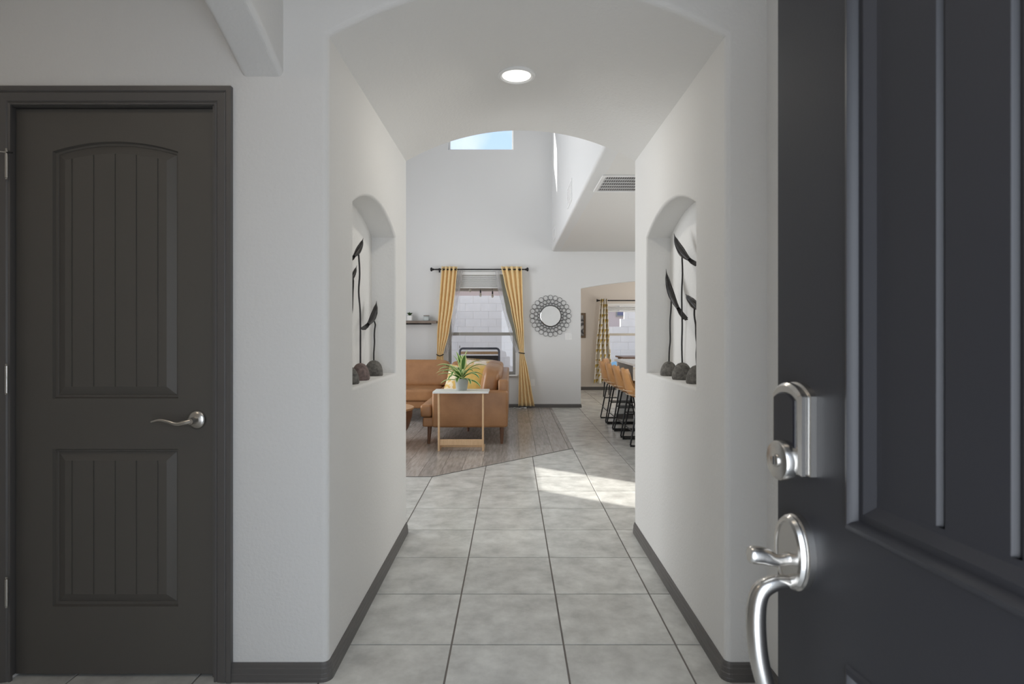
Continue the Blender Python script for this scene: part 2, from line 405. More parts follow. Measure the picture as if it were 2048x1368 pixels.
# arched header running towards the camera
prof = [(-.1, 2.76)]
R0, cy, cz = 2.37, .98, .07
for i in range(33):
    y = -.1+(2.085+.1)*i/32; prof.append((y, cz+math.sqrt(R0*R0-(y-cy)**2)))
prof.append((2.085, 2.76))
me = MB().prism(prof, -.972, -.822, 'yz').mesh('header')
bm = bmesh.new(); bm.from_mesh(me)
es = [e for e in bm.edges if len(e.link_faces) == 2 and abs(e.verts[0].co.x-e.verts[1].co.x) < 1e-4 and max(v.co.z for v in e.verts) < 2.7 and e.calc_face_angle(0) > 1]
bmesh.ops.bevel(bm, geom=es, offset=.02, segments=5, affect='EDGES', profile=.5); bm.to_mesh(me); bm.free()
struct(link_mesh('trim_1', me, WALL), 'textured arched header beam at the upper left', 'beam')

# ------------------------------------------------------------------ floor: slab, tiles, planks
T = .4491; TX0, TY0 = -.2424, 2.32
BND = [(-4.2, 5.014), (-.691, 5.014), (.655, 6.24), (.655, 9.65)]
def clip(poly, a, b):
    """keep the part left of directed line a->b"""
    out = []; ax, ay = a; bx, by = b
    def sd(p): return (bx-ax)*(p[1]-ay)-(by-ay)*(p[0]-ax)
    for i in range(len(poly)):
        p, q = poly[i-1], poly[i]; sp_, sq = sd(p), sd(q)
        if (sp_ < 0) != (sq < 0):
            t = sp_/(sp_-sq); out.append((p[0]+t*(q[0]-p[0]), p[1]+t*(q[1]-p[1])))
        if sq >= 0: out.append(q)
    return out
def area2(poly):
    return abs(sum(poly[i-1][0]*poly[i][1]-poly[i][0]*poly[i-1][1] for i in range(len(poly))))/2 if len(poly) > 2 else 0
floor = empty('floor', (0, 0, 0), 0, 'grey stone-look tile floor meeting grey wood planks in the living room', 'floor', kind='structure')
MB().box(-4.35, 4.6, -.12, 12.75, -.12, -.004).build('slab', GROUT, floor)
def tile_piece(poly, z0, z1, name, m, ox, oy):
    mb = MB(); n = len(poly); ins = .0015
    cx = sum(p[0] for p in poly)/n; cy_ = sum(p[1] for p in poly)/n
    top = [(p[0]+(ins if p[0] < cx else -ins), p[1]+(ins if p[1] < cy_ else -ins)) for p in poly]
    vs = [(p[0]-ox, p[1]-oy, z0) for p in poly]+[(p[0]-ox, p[1]-oy, z1-.001) for p in poly]+[(p[0]-ox, p[1]-oy, z1) for p in top]
    fs = [tuple(range(2*n, 3*n))]+[(i, (i+1) % n, n+(i+1) % n, n+i) for i in range(n)]+[(n+i, n+(i+1) % n, 2*n+(i+1) % n, 2*n+i) for i in range(n)]
    mb.add(vs, fs); me = mb.mesh(name); return me
g2 = .0035
full = tile_piece([(0, 0), (T-2*g2, 0), (T-2*g2, T-2*g2), (0, T-2*g2)], -.008, 0, 'tile', TILE, 0, 0)
full.materials.append(TILE)
rest = MB(); ntile = 0
for i in range(-9, 10):
    for j in range(-6, 24):
        x0 = TX0+i*T; y0 = TY0+j*T; x1, y1 = x0+T, y0+T
        if x1 < -4.2 or x0 > 4.45 or y1 < -.1 or y0 > 12.6: continue
        poly = [(x0+g2, y0+g2), (x1-g2, y0+g2), (x1-g2, y1-g2), (x0+g2, y1-g2)]
        if y1 > 5.0 and x0 < .65:
            if x1 <= .66 and y0 > 6.2: continue
            if x1 <= -.68:
                if y0 > 5.0: continue
                if y1 > 5.02: poly = clip(poly, (4.2, 5.010), (-4.2, 5.010)); 
                if y1 > 5.02: poly = [p for p in poly]
            else:
                # keep the side below the diagonal
                poly = clip(poly, (.659, 6.24), (-.691, 5.010))
        if area2(poly) < .004: continue
        cxm, cym = (x0+x1)/2, (y0+y1)/2
        hid = (2.1 < cym < 3.6 and (cxm < -.9 or cxm > 1.0))
        if hid: continue
        vis = (2.0 < y1 and (x1/max(y0, .5)) > -.70*(1 if y0 > 3.4 else 1) and False)
        # in view: foyer strip, hall, and what shows through the hall opening
        if y0 < 2.08: vis = y1 > 1.6
        elif y0 < 3.63: vis = -.8 < cxm < .9
        else: vis = x1/y0 > -.30 and x0/y1 < .29
        if vis and ntile < 297:
            ntile += 1
            if area2(poly) > (T-2*g2)**2*.999 and len(poly) == 4:
                o = bpy.data.objects.new('tile', full); COL.objects.link(o); o.parent = floor; o.location = (x0+g2, y0+g2, 0)
            else:
                o = link_mesh('tile', tile_piece(poly, -.008, 0, 'tile_cut', TILE, x0, y0), TILE, floor); o.location = (x0, y0, 0)
        else:
            n = len(poly); rest.add([(p[0], p[1], -.008) for p in poly]+[(p[0], p[1], 0) for p in poly], [tuple(range(n, 2*n))]+[(k, (k+1) % n, n+(k+1) % n, n+k) for k in range(n)])
o = rest.build('tile_rest', TILE, floor); o['kind'] = 'stuff'
# planks run along Y
PW = .178; k = 0; prest = MB(); nplank = 0
x = .655-.045
def plank_clip(poly): return clip(poly, (-.691, 5.018), (.651, 6.24))
while x > -4.2:
    xl = max(x-PW, -4.2); y = 4.2+(k*.37 % 1.2)-.6
    while y < 9.65:
        ya, yb = max(y, 5.018), min(y+1.22, 9.65)
        if yb > ya+.02:
            poly = [(xl+.0008, ya+.0008), (x-.0008, ya+.0008), (x-.0008, yb-.0008), (xl+.0008, yb-.0008)]
            if x > -.691: poly = plank_clip(poly)
            if area2(poly) > .003:
                if x/yb > -.30 and x > -2.6 and nplank < 290:
                    nplank += 1
                    o = link_mesh('plank', tile_piece(poly, -.008, .001, 'plank', WOOD, xl, ya), WOOD, floor); o.location = (xl, ya, 0)
                else:
                    n = len(poly); prest.add([(p[0], p[1], -.008) for p in poly]+[(p[0], p[1], 0.001) for p in poly], [tuple(range(n, 2*n))]+[(q, (q+1) % n, n+(q+1) % n, n+q) for q in range(n)])
        y += 1.22
    x = xl-.0001; k += 1
o = prest.build('plank_rest', WOOD, floor); o['kind'] = 'stuff'
# border strip along the plank edge
mb = MB(); mb.prism([(.612, 6.20), (.655, 6.24), (.655, 9.65), (.612, 9.65)], -.008, .003, 'xy')
mb.build('edge_strip', WOOD, floor)
mb = MB(); mb.tube([(-4.1, 5.012, .0005), (-.691, 5.012, .0005), (.655, 6.238, .0005)], .004, 6); mb.build('edge_strip', TRIM, floor)

# ------------------------------------------------------------------ baseboards
def base_profile(h=.066, t=.014):
    return [(0, 0), (t, 0), (t, h*.18), (t*.92, h*.22), (t*.92, h*.42), (t*.8, h*.46), (t*.8, h*.70), (t*.62, h*.76), (t*.55, h*.90), (t*.25, h), (0, h)]
def baseboard(name, path, label, h=.066, t=.014):
    """path in xy; board lies to the left of travel direction"""
    mb = MB(); prof = base_profile(h, t); n = len(prof); m = len(path); vs = []
    for i in range(m):
        p = Vector(path[i]); a = (p-Vector(path[i-1])).normalized() if i else None; b = (Vector(path[i+1])-p).normalized() if i < m-1 else None
        if a is None: a = b
        if b is None: b = a
        na = Vector((-a.y, a.x)); nb = Vector((-b.y, b.x)); q = na+nb; q = q*(2/q.length_squared)
        for (d, z) in prof: vs.append((p.x+q.x*d, p.y+q.y*d, z))
    fs = [tuple(range(n)), tuple(reversed(range((m-1)*n, m*n)))]
    for i in range(m-1):
        for k in range(n): fs.append((i*n+k, i*n+(k+1) % n, (i+1)*n+(k+1) % n, (i+1)*n+k))
    mb.add(vs, fs); return struct(mb.build(name, TRIM), label, 'baseboard')
def corner(cx, cy, r, a0, a1, n=5): return [(cx+r*math.cos(math.radians(a0+(a1-a0)*i/n)), cy+r*math.sin(math.radians(a0+(a1-a0)*i/n))) for i in range(n+1)]
r = R_
# board lies left of travel; wall on the right of travel
lp = [(HX0-1.2, Y1)]+corner(HX0-r, Y1-r, r, 90, 0)+corner(HX0-r, Y0+r, r, 0, -90)+[(-1.005, Y0)]
baseboard('baseboard_left', lp, 'grey baseboard wrapping the left hall wall and its front corner')
rp_ = [(.915, .1), (.915, Y0)]+corner(HX1+r, Y0+r, r, 270, 180)+corner(HX1+r, Y1-r, r, 180, 90)+[(HX1+1.5, Y1)]
baseboard('baseboard_right', rp_, 'grey baseboard wrapping the right hall wall and foyer corner')
baseboard('baseboard_back', [(1.147, 9.79), (1.147, 9.65), (-4.2, 9.65)], 'grey baseboard along the living room back wall', .058)
baseboard('baseboard_dining', [(4.45, 12.6), (1.0, 12.6), (1.0, 9.80)], 'dark baseboard under the patterned curtain in the dining room', .07)
baseboard('baseboard_closet', [(-1.85, Y0), (-2.42, Y0)], 'short dark baseboard left of the grey closet door')

# ------------------------------------------------------------------ living shell
# back wall with window, clerestory, archway
bw = MB().box(-4.35, 4.6, 9.65, 9.79, -.02, 5.9).mesh('bw')
WX0, WX1, WZ0, WZ1 = -1.062, .058, .55, 2.27
c1 = MB().box(WX0, WX1, 9.5, 9.9, WZ0, WZ1).mesh('c'); c2 = MB().box(-1.065, .03, 9.5, 9.9, 4.295, 5.05).mesh('c')
oa = arch_outline(1.147, 4.3, -.5, 1.985, .150, 40); c3 = loft_cutter(oa, [(9.4, 0), (10.0, 0)], 'xz')
bw = boolean(bw, [c1, c2, c3]); struct(link_mesh('wall_back', bw, WALLB), 'tall pale living room back wall with the mustard-curtained window', 'wall')
# left wall with upper windows
lw = MB().box(-4.35, -4.2, Y1, 9.65, -.02, 5.9).mesh('lw')
c1 = MB().box(-4.6, -4.0, 7.66, 8.56, 2.79, 4.3).mesh('c')
lw = boolean(lw, [c1]); struct(link_mesh('wall_living_left', lw, WALLB), 'living room left wall with a high window', 'wall')
mb = MB().box(-4.35, 4.6, Y1, 9.79, 5.6, 5.75); struct(mb.build('ceiling', WALLB), 'high living room ceiling', 'ceiling')
SX = .667
mb = MB(); rr = .03
pr = [(SX, 5.6), (SX, 2.60+rr)]+[(SX+rr-rr*math.cos(PI/2*i/6), 2.60+rr-rr*math.sin(PI/2*i/6)) for i in range(1, 7)]+[(SX+.13, 2.60), (SX+.13, 5.6)]
mb.prism(pr, Y1, 9.65, 'xz'); struct(mb.build('wall_upper', WALLB), 'bright upper wall above the kitchen bulkhead', 'wall')
mb = MB().box(SX+.13, 4.6, Y1, 9.65, 2.60, 2.72); struct(mb.build('ceiling', WALL), 'low kitchen ceiling with the return air grille', 'ceiling')
mb = MB().box(4.45, 4.6, Y1, 12.75, 0, 2.7); struct(mb.build('wall_kitchen', WALLB), 'far right kitchen and dining wall', 'wall')
# dining room
dw = MB().box(1.0, 4.6, 12.6, 12.75, -.02, 2.7).mesh('dw')
DX0, DX1, DZ0, DZ1 = 2.02, 3.6, .45, 1.88
dw = boolean(dw, [MB().box(DX0, DX1, 12.4, 12.9, DZ0, DZ1).mesh('c')]); struct(link_mesh('wall_dining', dw, BEIGE), 'beige dining room wall with the patterned curtain', 'wall')
mb = MB().box(.86, 1.0, 9.79, 12.75, 0, 2.7); struct(mb.build('wall_dining_left', BEIGE), 'beige left dining room wall', 'wall')
mb = MB().box(.86, 4.6, 9.79, 12.75, 2.6, 2.7); struct(mb.build('ceiling', WALLB), 'dining room ceiling beyond the arch', 'ceiling')

# ------------------------------------------------------------------ windows
def window(name, x0, x1, z0, z1, y, label, fw=.045, mid=None, axis='x', fm=WFRAME):
    w_ = empty(name, ((x0+x1)/2, y, z0), 0, label, 'window', kind='structure')
    hw = (x1-x0)/2; hh = z1-z0
    mb = MB(); mb.box(-hw, hw, 0, .05, 0, fw); mb.box(-hw, hw, 0, .05, hh-fw, hh); mb.box(-hw, -hw+fw, 0, .05, fw, hh-fw); mb.box(hw-fw, hw, 0, .05, fw, hh-fw)
    mb.build('window_frame', fm, w_, bevel=.003, seg=1)
    if mid is not None:
        m_ = mid-z0; MB().box(-hw+fw, hw-fw, -.012, .04, m_-.026, m_+.026).build('meeting_rail', fm, w_, bevel=.004, seg=1)
        MB().box(-hw+fw, hw-fw, .026, .030, m_+.026, hh-fw).build('pane', GLASS, w_)
        MB().box(-hw+fw, hw-fw, .012, .016, fw, m_-.026).build('pane', GLASS, w_)
    else: MB().box(-hw+fw, hw-fw, .022, .026, fw, hh-fw).build('pane', GLASS, w_)
    return w_
w1 = window('window_1', WX0, WX1, WZ0, WZ1, 9.70, 'single-hung living room window between the mustard curtains', mid=PZ(668, 9.7))
MB().box(-.60, .60, -.13, -.0, -.022, 0).build('sill', WHITE, w1, bevel=.004, seg=1)
w2 = window('window_2', -1.065, .03, 4.295, 5.05, 9.72, 'small high clerestory window showing blue sky', fw=.03, fm=WHITE)
w3 = window('window_3', DX0, DX1, DZ0, DZ1, 12.66, 'dining room window with raised blind', mid=PZ(669, 12.66), fm=mat('window_frame_almond', (.55, .50, .42), .5))
w4 = window('window_4', -.45, .45, 2.79, 4.3, 0, 'high window in the living room left wall', fm=WHITE); w4.rotation_euler = (0, 0, PI/2); w4.location = (-4.25, 8.11, 2.79)

# ------------------------------------------------------------------ doors
def inset_outline(q, i, n=24):
    x0, x1, z0 = q['x0']+i, q['x1']-i, q['z0']+i
    if not q['rise']: return [(x0, z0), (x1, z0), (x1, q['z1']-i), (x0, q['z1']-i)]
    c = (x0+x1)/2; a0 = (q['x1']-q['x0'])/2; R = (a0*a0+q['rise']**2)/(2*q['rise'])-i; zc = q['z1']+q['rise']-R-i; th = math.asin((a0-i)/R)
    return [(x0, z0), (x1, z0)]+[(c+R*math.sin(th-2*th*k/n), zc+R*math.cos(th-2*th*k/n)) for k in range(n+1)]
def door_leaf(parent, W, Hh, th, panels, m, z0=.0):
    """local: x across 0..W, z up, front face at y=0 looking -y"""
    outer = [(0, 0), (W, 0), (W, Hh), (0, Hh)]
    loops = [[Vector((p[0], p[1], 0)) for p in outer]]; outl = []
    for q in panels:
        ol = arch_outline(q['x0'], q['x1'], q['z0'], q['z1'], q['rise'], 24) if q['rise'] else [(q['x0'], q['z0']), (q['x1'], q['z0']), (q['x1'], q['z1']), (q['x0'], q['z1'])]
        outl.append(ol); loops.append([Vector((p[0], p[1], 0)) for p in ol])
    tri = tessellate_polygon(loops); vs = [v for l in loops for v in l]
    mb = MB(); mb.add([(v.x, 0, v.y) for v in vs], [tuple(t) for t in tri])
    mb.add([(0, 0, 0), (W, 0, 0), (W, th, 0), (0, th, 0), (0, 0, Hh), (W, 0, Hh), (W, th, Hh), (0, th, Hh)], [(0, 3, 2, 1), (4, 5, 6, 7), (1, 2, 6, 5), (3, 0, 4, 7), (2, 3, 7, 6)])
    me = mb.mesh('leaf', merge=True); link_mesh('leaf', me, m, parent)
    for q, ol in zip(panels, outl):
        n = len(ol); st_ = q['steps']; vs = []; fs = []
        for (ins, dep) in st_:
            for p in inset_outline(q, ins): vs.append((p[0], dep, p[1]))
        for i in range(len(st_)-1):
            for k in range(n): fs.append((i*n+k, i*n+(k+1) % n, (i+1)*n+(k+1) % n, (i+1)*n+k))
        mb = MB(); mb.add(vs, fs); mo = mb.mesh('moulding')
        bm = bmesh.new(); bm.from_mesh(mo)
        tot = sum(f.normal.y*f.calc_area() for f in bm.faces)
        if tot > 0: bmesh.ops.reverse_faces(bm, faces=bm.faces)
        bm.to_mesh(mo); bm.free(); link_mesh('moulding', mo, m, parent, smooth=25)
        ins, dep = st_[-1]; fld = inset_outline(q, ins); MBk = MB()
        MBk.prism(fld, dep+q['groove'], dep+q['groove']+.002, 'xz'); MBk.build('panel_back', m, parent)
        xs = [min(p[0] for p in fld)]+q['cuts']+[max(p[0] for p in fld)]; gw = q['gw']
        for i in range(len(xs)-1):
            a = xs[i]+(gw/2 if i else 0); b = xs[i+1]-(gw/2 if i < len(xs)-2 else 0)
            pl = clip(clip(fld, (a, 9), (a, -9)), (b, -9), (b, 9))
            if len(pl) < 3: continue
            c = q.get('chamfer', gw*.9); nn = len(pl); 
            back = pl; front = [(max(min(p[0], b-(c if i < len(xs)-2 else 0)), a+(c if i else 0)), p[1]) for p in pl]
            vs = [(p[0], dep+q['groove'], p[1]) for p in back]+[(p[0], dep, p[1]) for p in front]
            MB().add(vs, [tuple(range(nn, 2*nn))]+[(z, (z+1) % nn, nn+(z+1) % nn, nn+z) for z in range(nn)]).build('plank', m, parent)
# closet door
DX, DY, DZb = -1.799, 2.10, .012
d1 = empty('door_1', (DX, DY, DZb), 0, 'closed dark grey closet door with arched plank panel and lever', 'door', kind='structure')
def lx(px): return PX(px, DY)-DX
def lz(py): return PZ(py, DY)-DZb
cuts = [lx(v) for v in (143, 186.5, 229.5, 272, 315)]
steps = [(0, 0), (.004, .011), (.011, .012), (.013, .015), (.043, .003)]
door_leaf(d1, .720, 2.048, .035, [
    dict(x0=lx(105), x1=lx(356), z0=lz(797), z1=lz(303), rise=.036, steps=steps, groove=.0035, cuts=cuts, gw=.003, chamfer=.001),
    dict(x0=lx(105), x1=lx(356), z0=lz(1213), z1=lz(898), rise=0, steps=steps, groove=.0035, cuts=cuts, gw=.003, chamfer=.001)], DOORM)
# casing, stepped and mitred
def casing(parent, x0, x1, zt, y, wd, m):
    """three mitred boards round the opening, profile across the width"""
    prof = [(0, 0), (0, -.010), (.006, -.012), (.010, -.008), (.014, -.012), (.040, -.016), (.044, -.013), (.048, -.018), (wd, -.018), (wd, 0)]
    for side in ('l', 'r', 't'):
        vs = []
        for (d, yy) in prof:
            if side == 'l': vs.append(((x0-d, y+yy, 0-.012), (x0-d, y+yy, zt+d)))
            elif side == 'r': vs.append(((x1+d, y+yy, 0-.012), (x1+d, y+yy, zt+d)))
            else: vs.append(((x0-d, y+yy, zt+d), (x1+d, y+yy, zt+d)))
        n = len(vs); mb = MB(); mb.add([a for a, b in vs]+[b for a, b in vs], [(i, (i+1) % n, n+(i+1) % n, n+i) for i in range(n)]+[tuple(range(n)), tuple(reversed(range(n, 2*n)))])
        mb.build('casing', m, parent)
casing(d1, .005, .733, 2.053, -.0205, .064, TRIM)
mb = MB(); mb.box(-.005, -.0035, -.02, .11, 0, 2.055); mb.box(.7235, .7355, -.02, .11, 0, 2.055); mb.box(-.005, .7355, -.02, .11, 2.052, 2.057); mb.build('jamb', TRIM, d1)
for py in (335, 757, 1175):
    z = lz(py); mb = MB(); mb.tube([(.001, -.040, z-.048), (.001, -.040, z+.048)], .0055, 10); mb.tube([(.001, -.040, z-.054), (.001, -.040, z-.049)], .004, 8); mb.tube([(.001, -.040, z+.049), (.001, -.040, z+.056)], .004, 8)
    h_ = mb.build('hinge', STEEL, d1, smooth=40)
# hinge-pin door stop on the top hinge
z = lz(312); MB().tube([(.001, -.042, z), (-.025, -.055, z)], .003, 8).build('hinge_stop', STEEL, d1)
MB().tube([(.001, -.042, z), (.025, -.045, z-.002)], .003, 8).build('hinge_stop', RUBBER, d1)
# lever
hx, hz = lx(395), lz(839)
ro = MB().lathe([(0.034, 0), (.034, -.004), (.030, -.010), (.022, -.014), (.013, -.017), (.0115, -.045), (.0115, -.052), (0, -.054)], 32, (hx, 0, hz), 'y').build('rosette', STEEL, d1, smooth=40)
P = catmull([(hx, -.045, hz), (hx-.02, -.052, hz-.004), (hx-.045, -.055, hz-.008), (hx-.075, -.055, hz+.001), (hx-.105, -.055, hz+.006), (hx-.135, -.053, hz-.001)], 6)
n = len(P); MB().tube(P, [.0105-.0065*(i/(n-1)) for i in range(n)], 12).build('lever', STEEL, d1, smooth=60)
MB().box(.716, .721, -.001, .03, hz-.02, hz+.02).build('latch_plate', STEEL, d1)

# front door, swung inward, near the camera on the right
ang = math.atan2(-.996, .0903)
d2 = empty('door_2', (.4327, .942, .012), ang, 'near-black front door swung open in the foreground with satin nickel handle set', 'door', kind='structure')
fst = [(0, 0), (.003, -.004), (.009, -.006), (.013, -.002), (.016, .006), (.020, .006), (.027, .004), (.040, .013), (.047, .014)]
fc = [.304, .392, .480, .568]
door_leaf(d2, .872, 2.02, .044, [
    dict(x0=.167, x1=.705, z0=.975, z1=1.80, rise=.09, steps=fst, groove=.005, cuts=fc, gw=.003, chamfer=.0045),
    dict(x0=.167, x1=.705, z0=.22, z1=.795, rise=0, steps=fst, groove=.005, cuts=fc, gw=.003, chamfer=.0045)], FDOOR)
# keypad deadbolt
zk = 1.09
kp = MB()
def kout(cx, z0, z1, hw, rise, n=14):
    pts = [(cx-hw, z0), (cx+hw, z0)]
    pts += [(x, z) for x, z in arch_outline(cx-hw, cx+hw, z0, z1, rise, n)[2:]]
    return pts
pk = kout(.064, zk-.062, zk+.055, .0385, .018)
def plate(pl, steps_, name, m, parent, sm=35):
    n = len(pl); vs = []; fs = []
    for ins, dep in steps_:
        for p in offset(pl, -ins): vs.append((p[0], dep, p[1]))
    for i in range(len(steps_)-1):
        for k in range(n): fs.append((i*n+k, i*n+(k+1) % n, (i+1)*n+(k+1) % n, (i+1)*n+k))
    fs.append(tuple(range((len(steps_)-1)*n, len(steps_)*n))); fs.append(tuple(reversed(range(n))))
    return MB().add(vs, fs).build(name, m, parent, smooth=sm)
db = plate(pk, [(0, 0), (0, -.009), (.003, -.011), (.003, -.014), (0.001, -.016), (.001, -.022), (.005, -.026)], 'keypad_lock', STEEL, d2)
sc_ = kout(.064, zk-.022, zk+.048, .028, .010)
plate(sc_, [(0, -.024), (0, -.0275), (.002, -.029)], 'keypad_screen', GLASSBLACK, db)
MB().lathe([(.030, -.024), (.030, -.036), (.0285, -.039), (.026, -.040), (0, -.040)], 32, (.064, 0, zk-.045), 'y').build('cylinder', STEEL, db, smooth=30)
MB().lathe([(.010, -.040), (.010, -.043), (.0085, -.044), (0, -.044)], 20, (.064, 0, zk-.045), 'y').build('keyway_plug', STEEL, db, smooth=40)
MB().box(.0628, .0652, -.0446, -.0438, zk-.051, zk-.039).build('keyhole', BLACKM, db)
# oval handle set
zh = .905
ov = [(.062+.041*math.cos(t), zh+.057*math.sin(t)) for t in [2*PI*i/40 for i in range(40)]]
hs = plate(ov, [(0, 0), (0, -.010), (.003, -.012), (.003, -.014), (.001, -.016), (.004, -.021), (.010, -.022), (.011, -.020)], 'handle_set', STEEL, d2)
tp = catmull([(.062, -.018, zh-.010), (.062, -.038, zh-.012), (.058, -.058, zh-.006), (.055, -.078, zh-.004)], 5)
mb = MB(); mb.tube(tp, [.010, .010, .009, .009, .009, .0095, .010, .011, .012, .0125, .013, .0135, .0135, .0135, .013, .011][:len(tp)], 12)
o = mb.build('thumb_latch', STEEL, hs, smooth=50); 
gp = catmull([(.062, -.016, zh-.046), (.062, -.040, zh-.046), (.060, -.062, zh-.060), (.058, -.068, zh-.095), (.060, -.066, zh-.150), (.064, -.056, zh-.200), (.067, -.040, zh-.245), (.069, -.020, zh-.275), (.070, 0, zh-.285)], 6)
n = len(gp); mb = MB(); mb.tube(gp, [.0095+.0050*math.sin(PI*min(1, i/(n-1)*1.2)) for i in range(n)], 14); mb.build('grip', STEEL, hs, smooth=60)
MB().lathe([(.016, 0), (.016, -.004), (.012, -.007), (0, -.007)], 20, (.070, 0, zh-.285), 'y').build('grip_mount', STEEL, hs, smooth=40)
for z in (.2, 1.0, 1.8): MB().tube([(.878, .006, z-.05), (.878, .006, z+.05)], .006, 10).build('hinge', STEEL, d2, smooth=40)

# ------------------------------------------------------------------ ceiling light, vents
lt = empty('recessed_ceiling_light', (.022, 2.83, 2.506), 0, 'round white recessed light glowing in the arched hall ceiling', 'ceiling light')
MB().lathe([(.092, .012), (.092, -.004), (.088, -.007), (.078, -.008), (.070, -.002), (.069, .012)], 48).build('trim_ring', WHITE, lt, smooth=40)
MB().lathe([(.0, -.001), (.071, -.001), (.071, .006), (0, .006)], 48).build('lens', LAMP, lt, smooth=40)
l = bpy.data.lights.new('hall_lamp', 'AREA'); l.shape = 'DISK'; l.size = .13; l.energy = 3.6; l.color = (1, .95, .86)
lo = bpy.data.objects.new('hall_lamp', l); COL.objects.link(lo); lo.location = (.022, 2.83, 2.494); lo.rotation_euler = (0, 0, 0)
gr = empty('return_air_grille', (1.085, 5.24, 2.60), 0, 'white louvred return air grille in the low kitchen ceiling', 'vent')
mb = MB(); gx, gy = .31, .285; mb.box(-gx, gx, -gy, -gy+.035, -.012, 0); mb.box(-gx, gx, gy-.035, gy, -.012, 0); mb.box(-gx, -gx+.035, -gy+.0351, gy-.0351, -.012, 0); mb.box(gx-.035, gx, -gy+.0351, gy-.0351, -.012, 0)
mb.build('grille_frame', WHITEM, gr, bevel=.002, seg=1)
MB().box(-gx+.03, gx-.03, -gy+.03, gy-.03, -.0025, -.0005).build('backing', VENTIN, gr)
for q in range(1, 5):
    y = -gy+.035+(2*gy-.07)*q/5; MB().box(-gx+.035, gx-.035, y-.004, y+.004, -.010, -.003).build('cross_bar', WHITEM, gr)
ga, gb = -gy+.036, gy-.036
sl = MB(); sl.add([(-.006, ga, -.011), (-.0045, ga, -.0115), (.0035, ga, -.003), (.002, ga, -.0027), (-.006, gb, -.011), (-.0045, gb, -.0115), (.0035, gb, -.003), (.002, gb, -.0027)],
    [(0, 1, 2, 3), (7, 6, 5, 4), (0, 4, 5, 1), (1, 5, 6, 2), (2, 6, 7, 3), (3, 7, 4, 0)])
sm_ = sl.mesh('slat'); sm_.materials.append(WHITEM)
for q in range(27):
    o = bpy.data.objects.new('slat', sm_); COL.objects.link(o); o.parent = gr; o.location = (-gx+.045+q*.0200, 0, 0)
def wallvent(y0, y1, z0, z1, label):
    v = empty('wall_vent', (SX, (y0+y1)/2, (z0+z1)/2), 0, label, 'vent'); a = (y1-y0)/2; b = (z1-z0)/2
    mb = MB(); mb.box(-.008, 0, -a, a, -b, -b+.025); mb.box(-.008, 0, -a, a, b-.025, b); mb.box(-.008, 0, -a, -a+.025, -b+.0251, b-.0251); mb.box(-.008, 0, a-.025, a, -b+.0251, b-.0251)
    mb.build('grille_frame', WHITEM, v); MB().box(-.002, -.0002, -a+.02, a-.02, -b+.02, b-.02).build('backing', MATS['wall_paint_smooth'], v)
    for q in range(6):
        z = -b+.03+(2*b-.06)*(q+.5)/6; MB().box(-.006, -.0021, -a+.026, a-.026, z-.007, z+.007).build('slat', WHITEM, v)
wallvent(6.42, 6.90, 2.72, 2.965, 'larger white vent on the bright upper wall, nearer the hall')
wallvent(8.88, 9.25, 2.70, 2.89, 'smaller white vent low on the upper wall, near the back wall')

# ------------------------------------------------------------------ bird sculptures
def stone_mesh(rx, ry, h, seed):
    rnd = random.Random(seed); mb = MB(); N, M = 28, 12; ph = [rnd.uniform(0, 6.3) for _ in range(6)]
    vs = []
    for i in range(M+1):
        t = i/M
        rr_ = (1-t**2.3)**.5 if t < 1 else 0
        if i == 0: rr_ = .93
        z = h*t
        for k in range(N):
            a = 2*PI*k/N; f = 1+.035*math.sin(2*a+ph[0])+.025*math.sin(3*a+ph[1]+3*t)+.015*math.sin(7*a+ph[2]+5*t)
            vs.append((rx*rr_*f*math.cos(a), ry*rr_*f*math.sin(a), z))
    fs = [(i*N+k, i*N+(k+1) % N, (i+1)*N+(k+1) % N, (i+1)*N+k) for i in range(M) for k in range(N)]; fs.append(tuple(reversed(range(N))))
    return mb.add(vs, fs).mesh('stone', merge=True)
def catmull4(P, sub):
    out = []; n = len(P)
    for i in range(n-1):
        p0, p1, p2, p3 = P[max(i-1, 0)], P[i], P[i+1], P[min(i+2, n-1)]
        for k in range(sub):
            t = k/sub; out.append([.5*(2*b+(c-a)*t+(2*a-5*b+4*c-d)*t*t+(3*b-a-3*c+d)*t**3) for a, b, c, d in zip(p0, p1, p2, p3)])
    out.append(list(P[-1])); return out
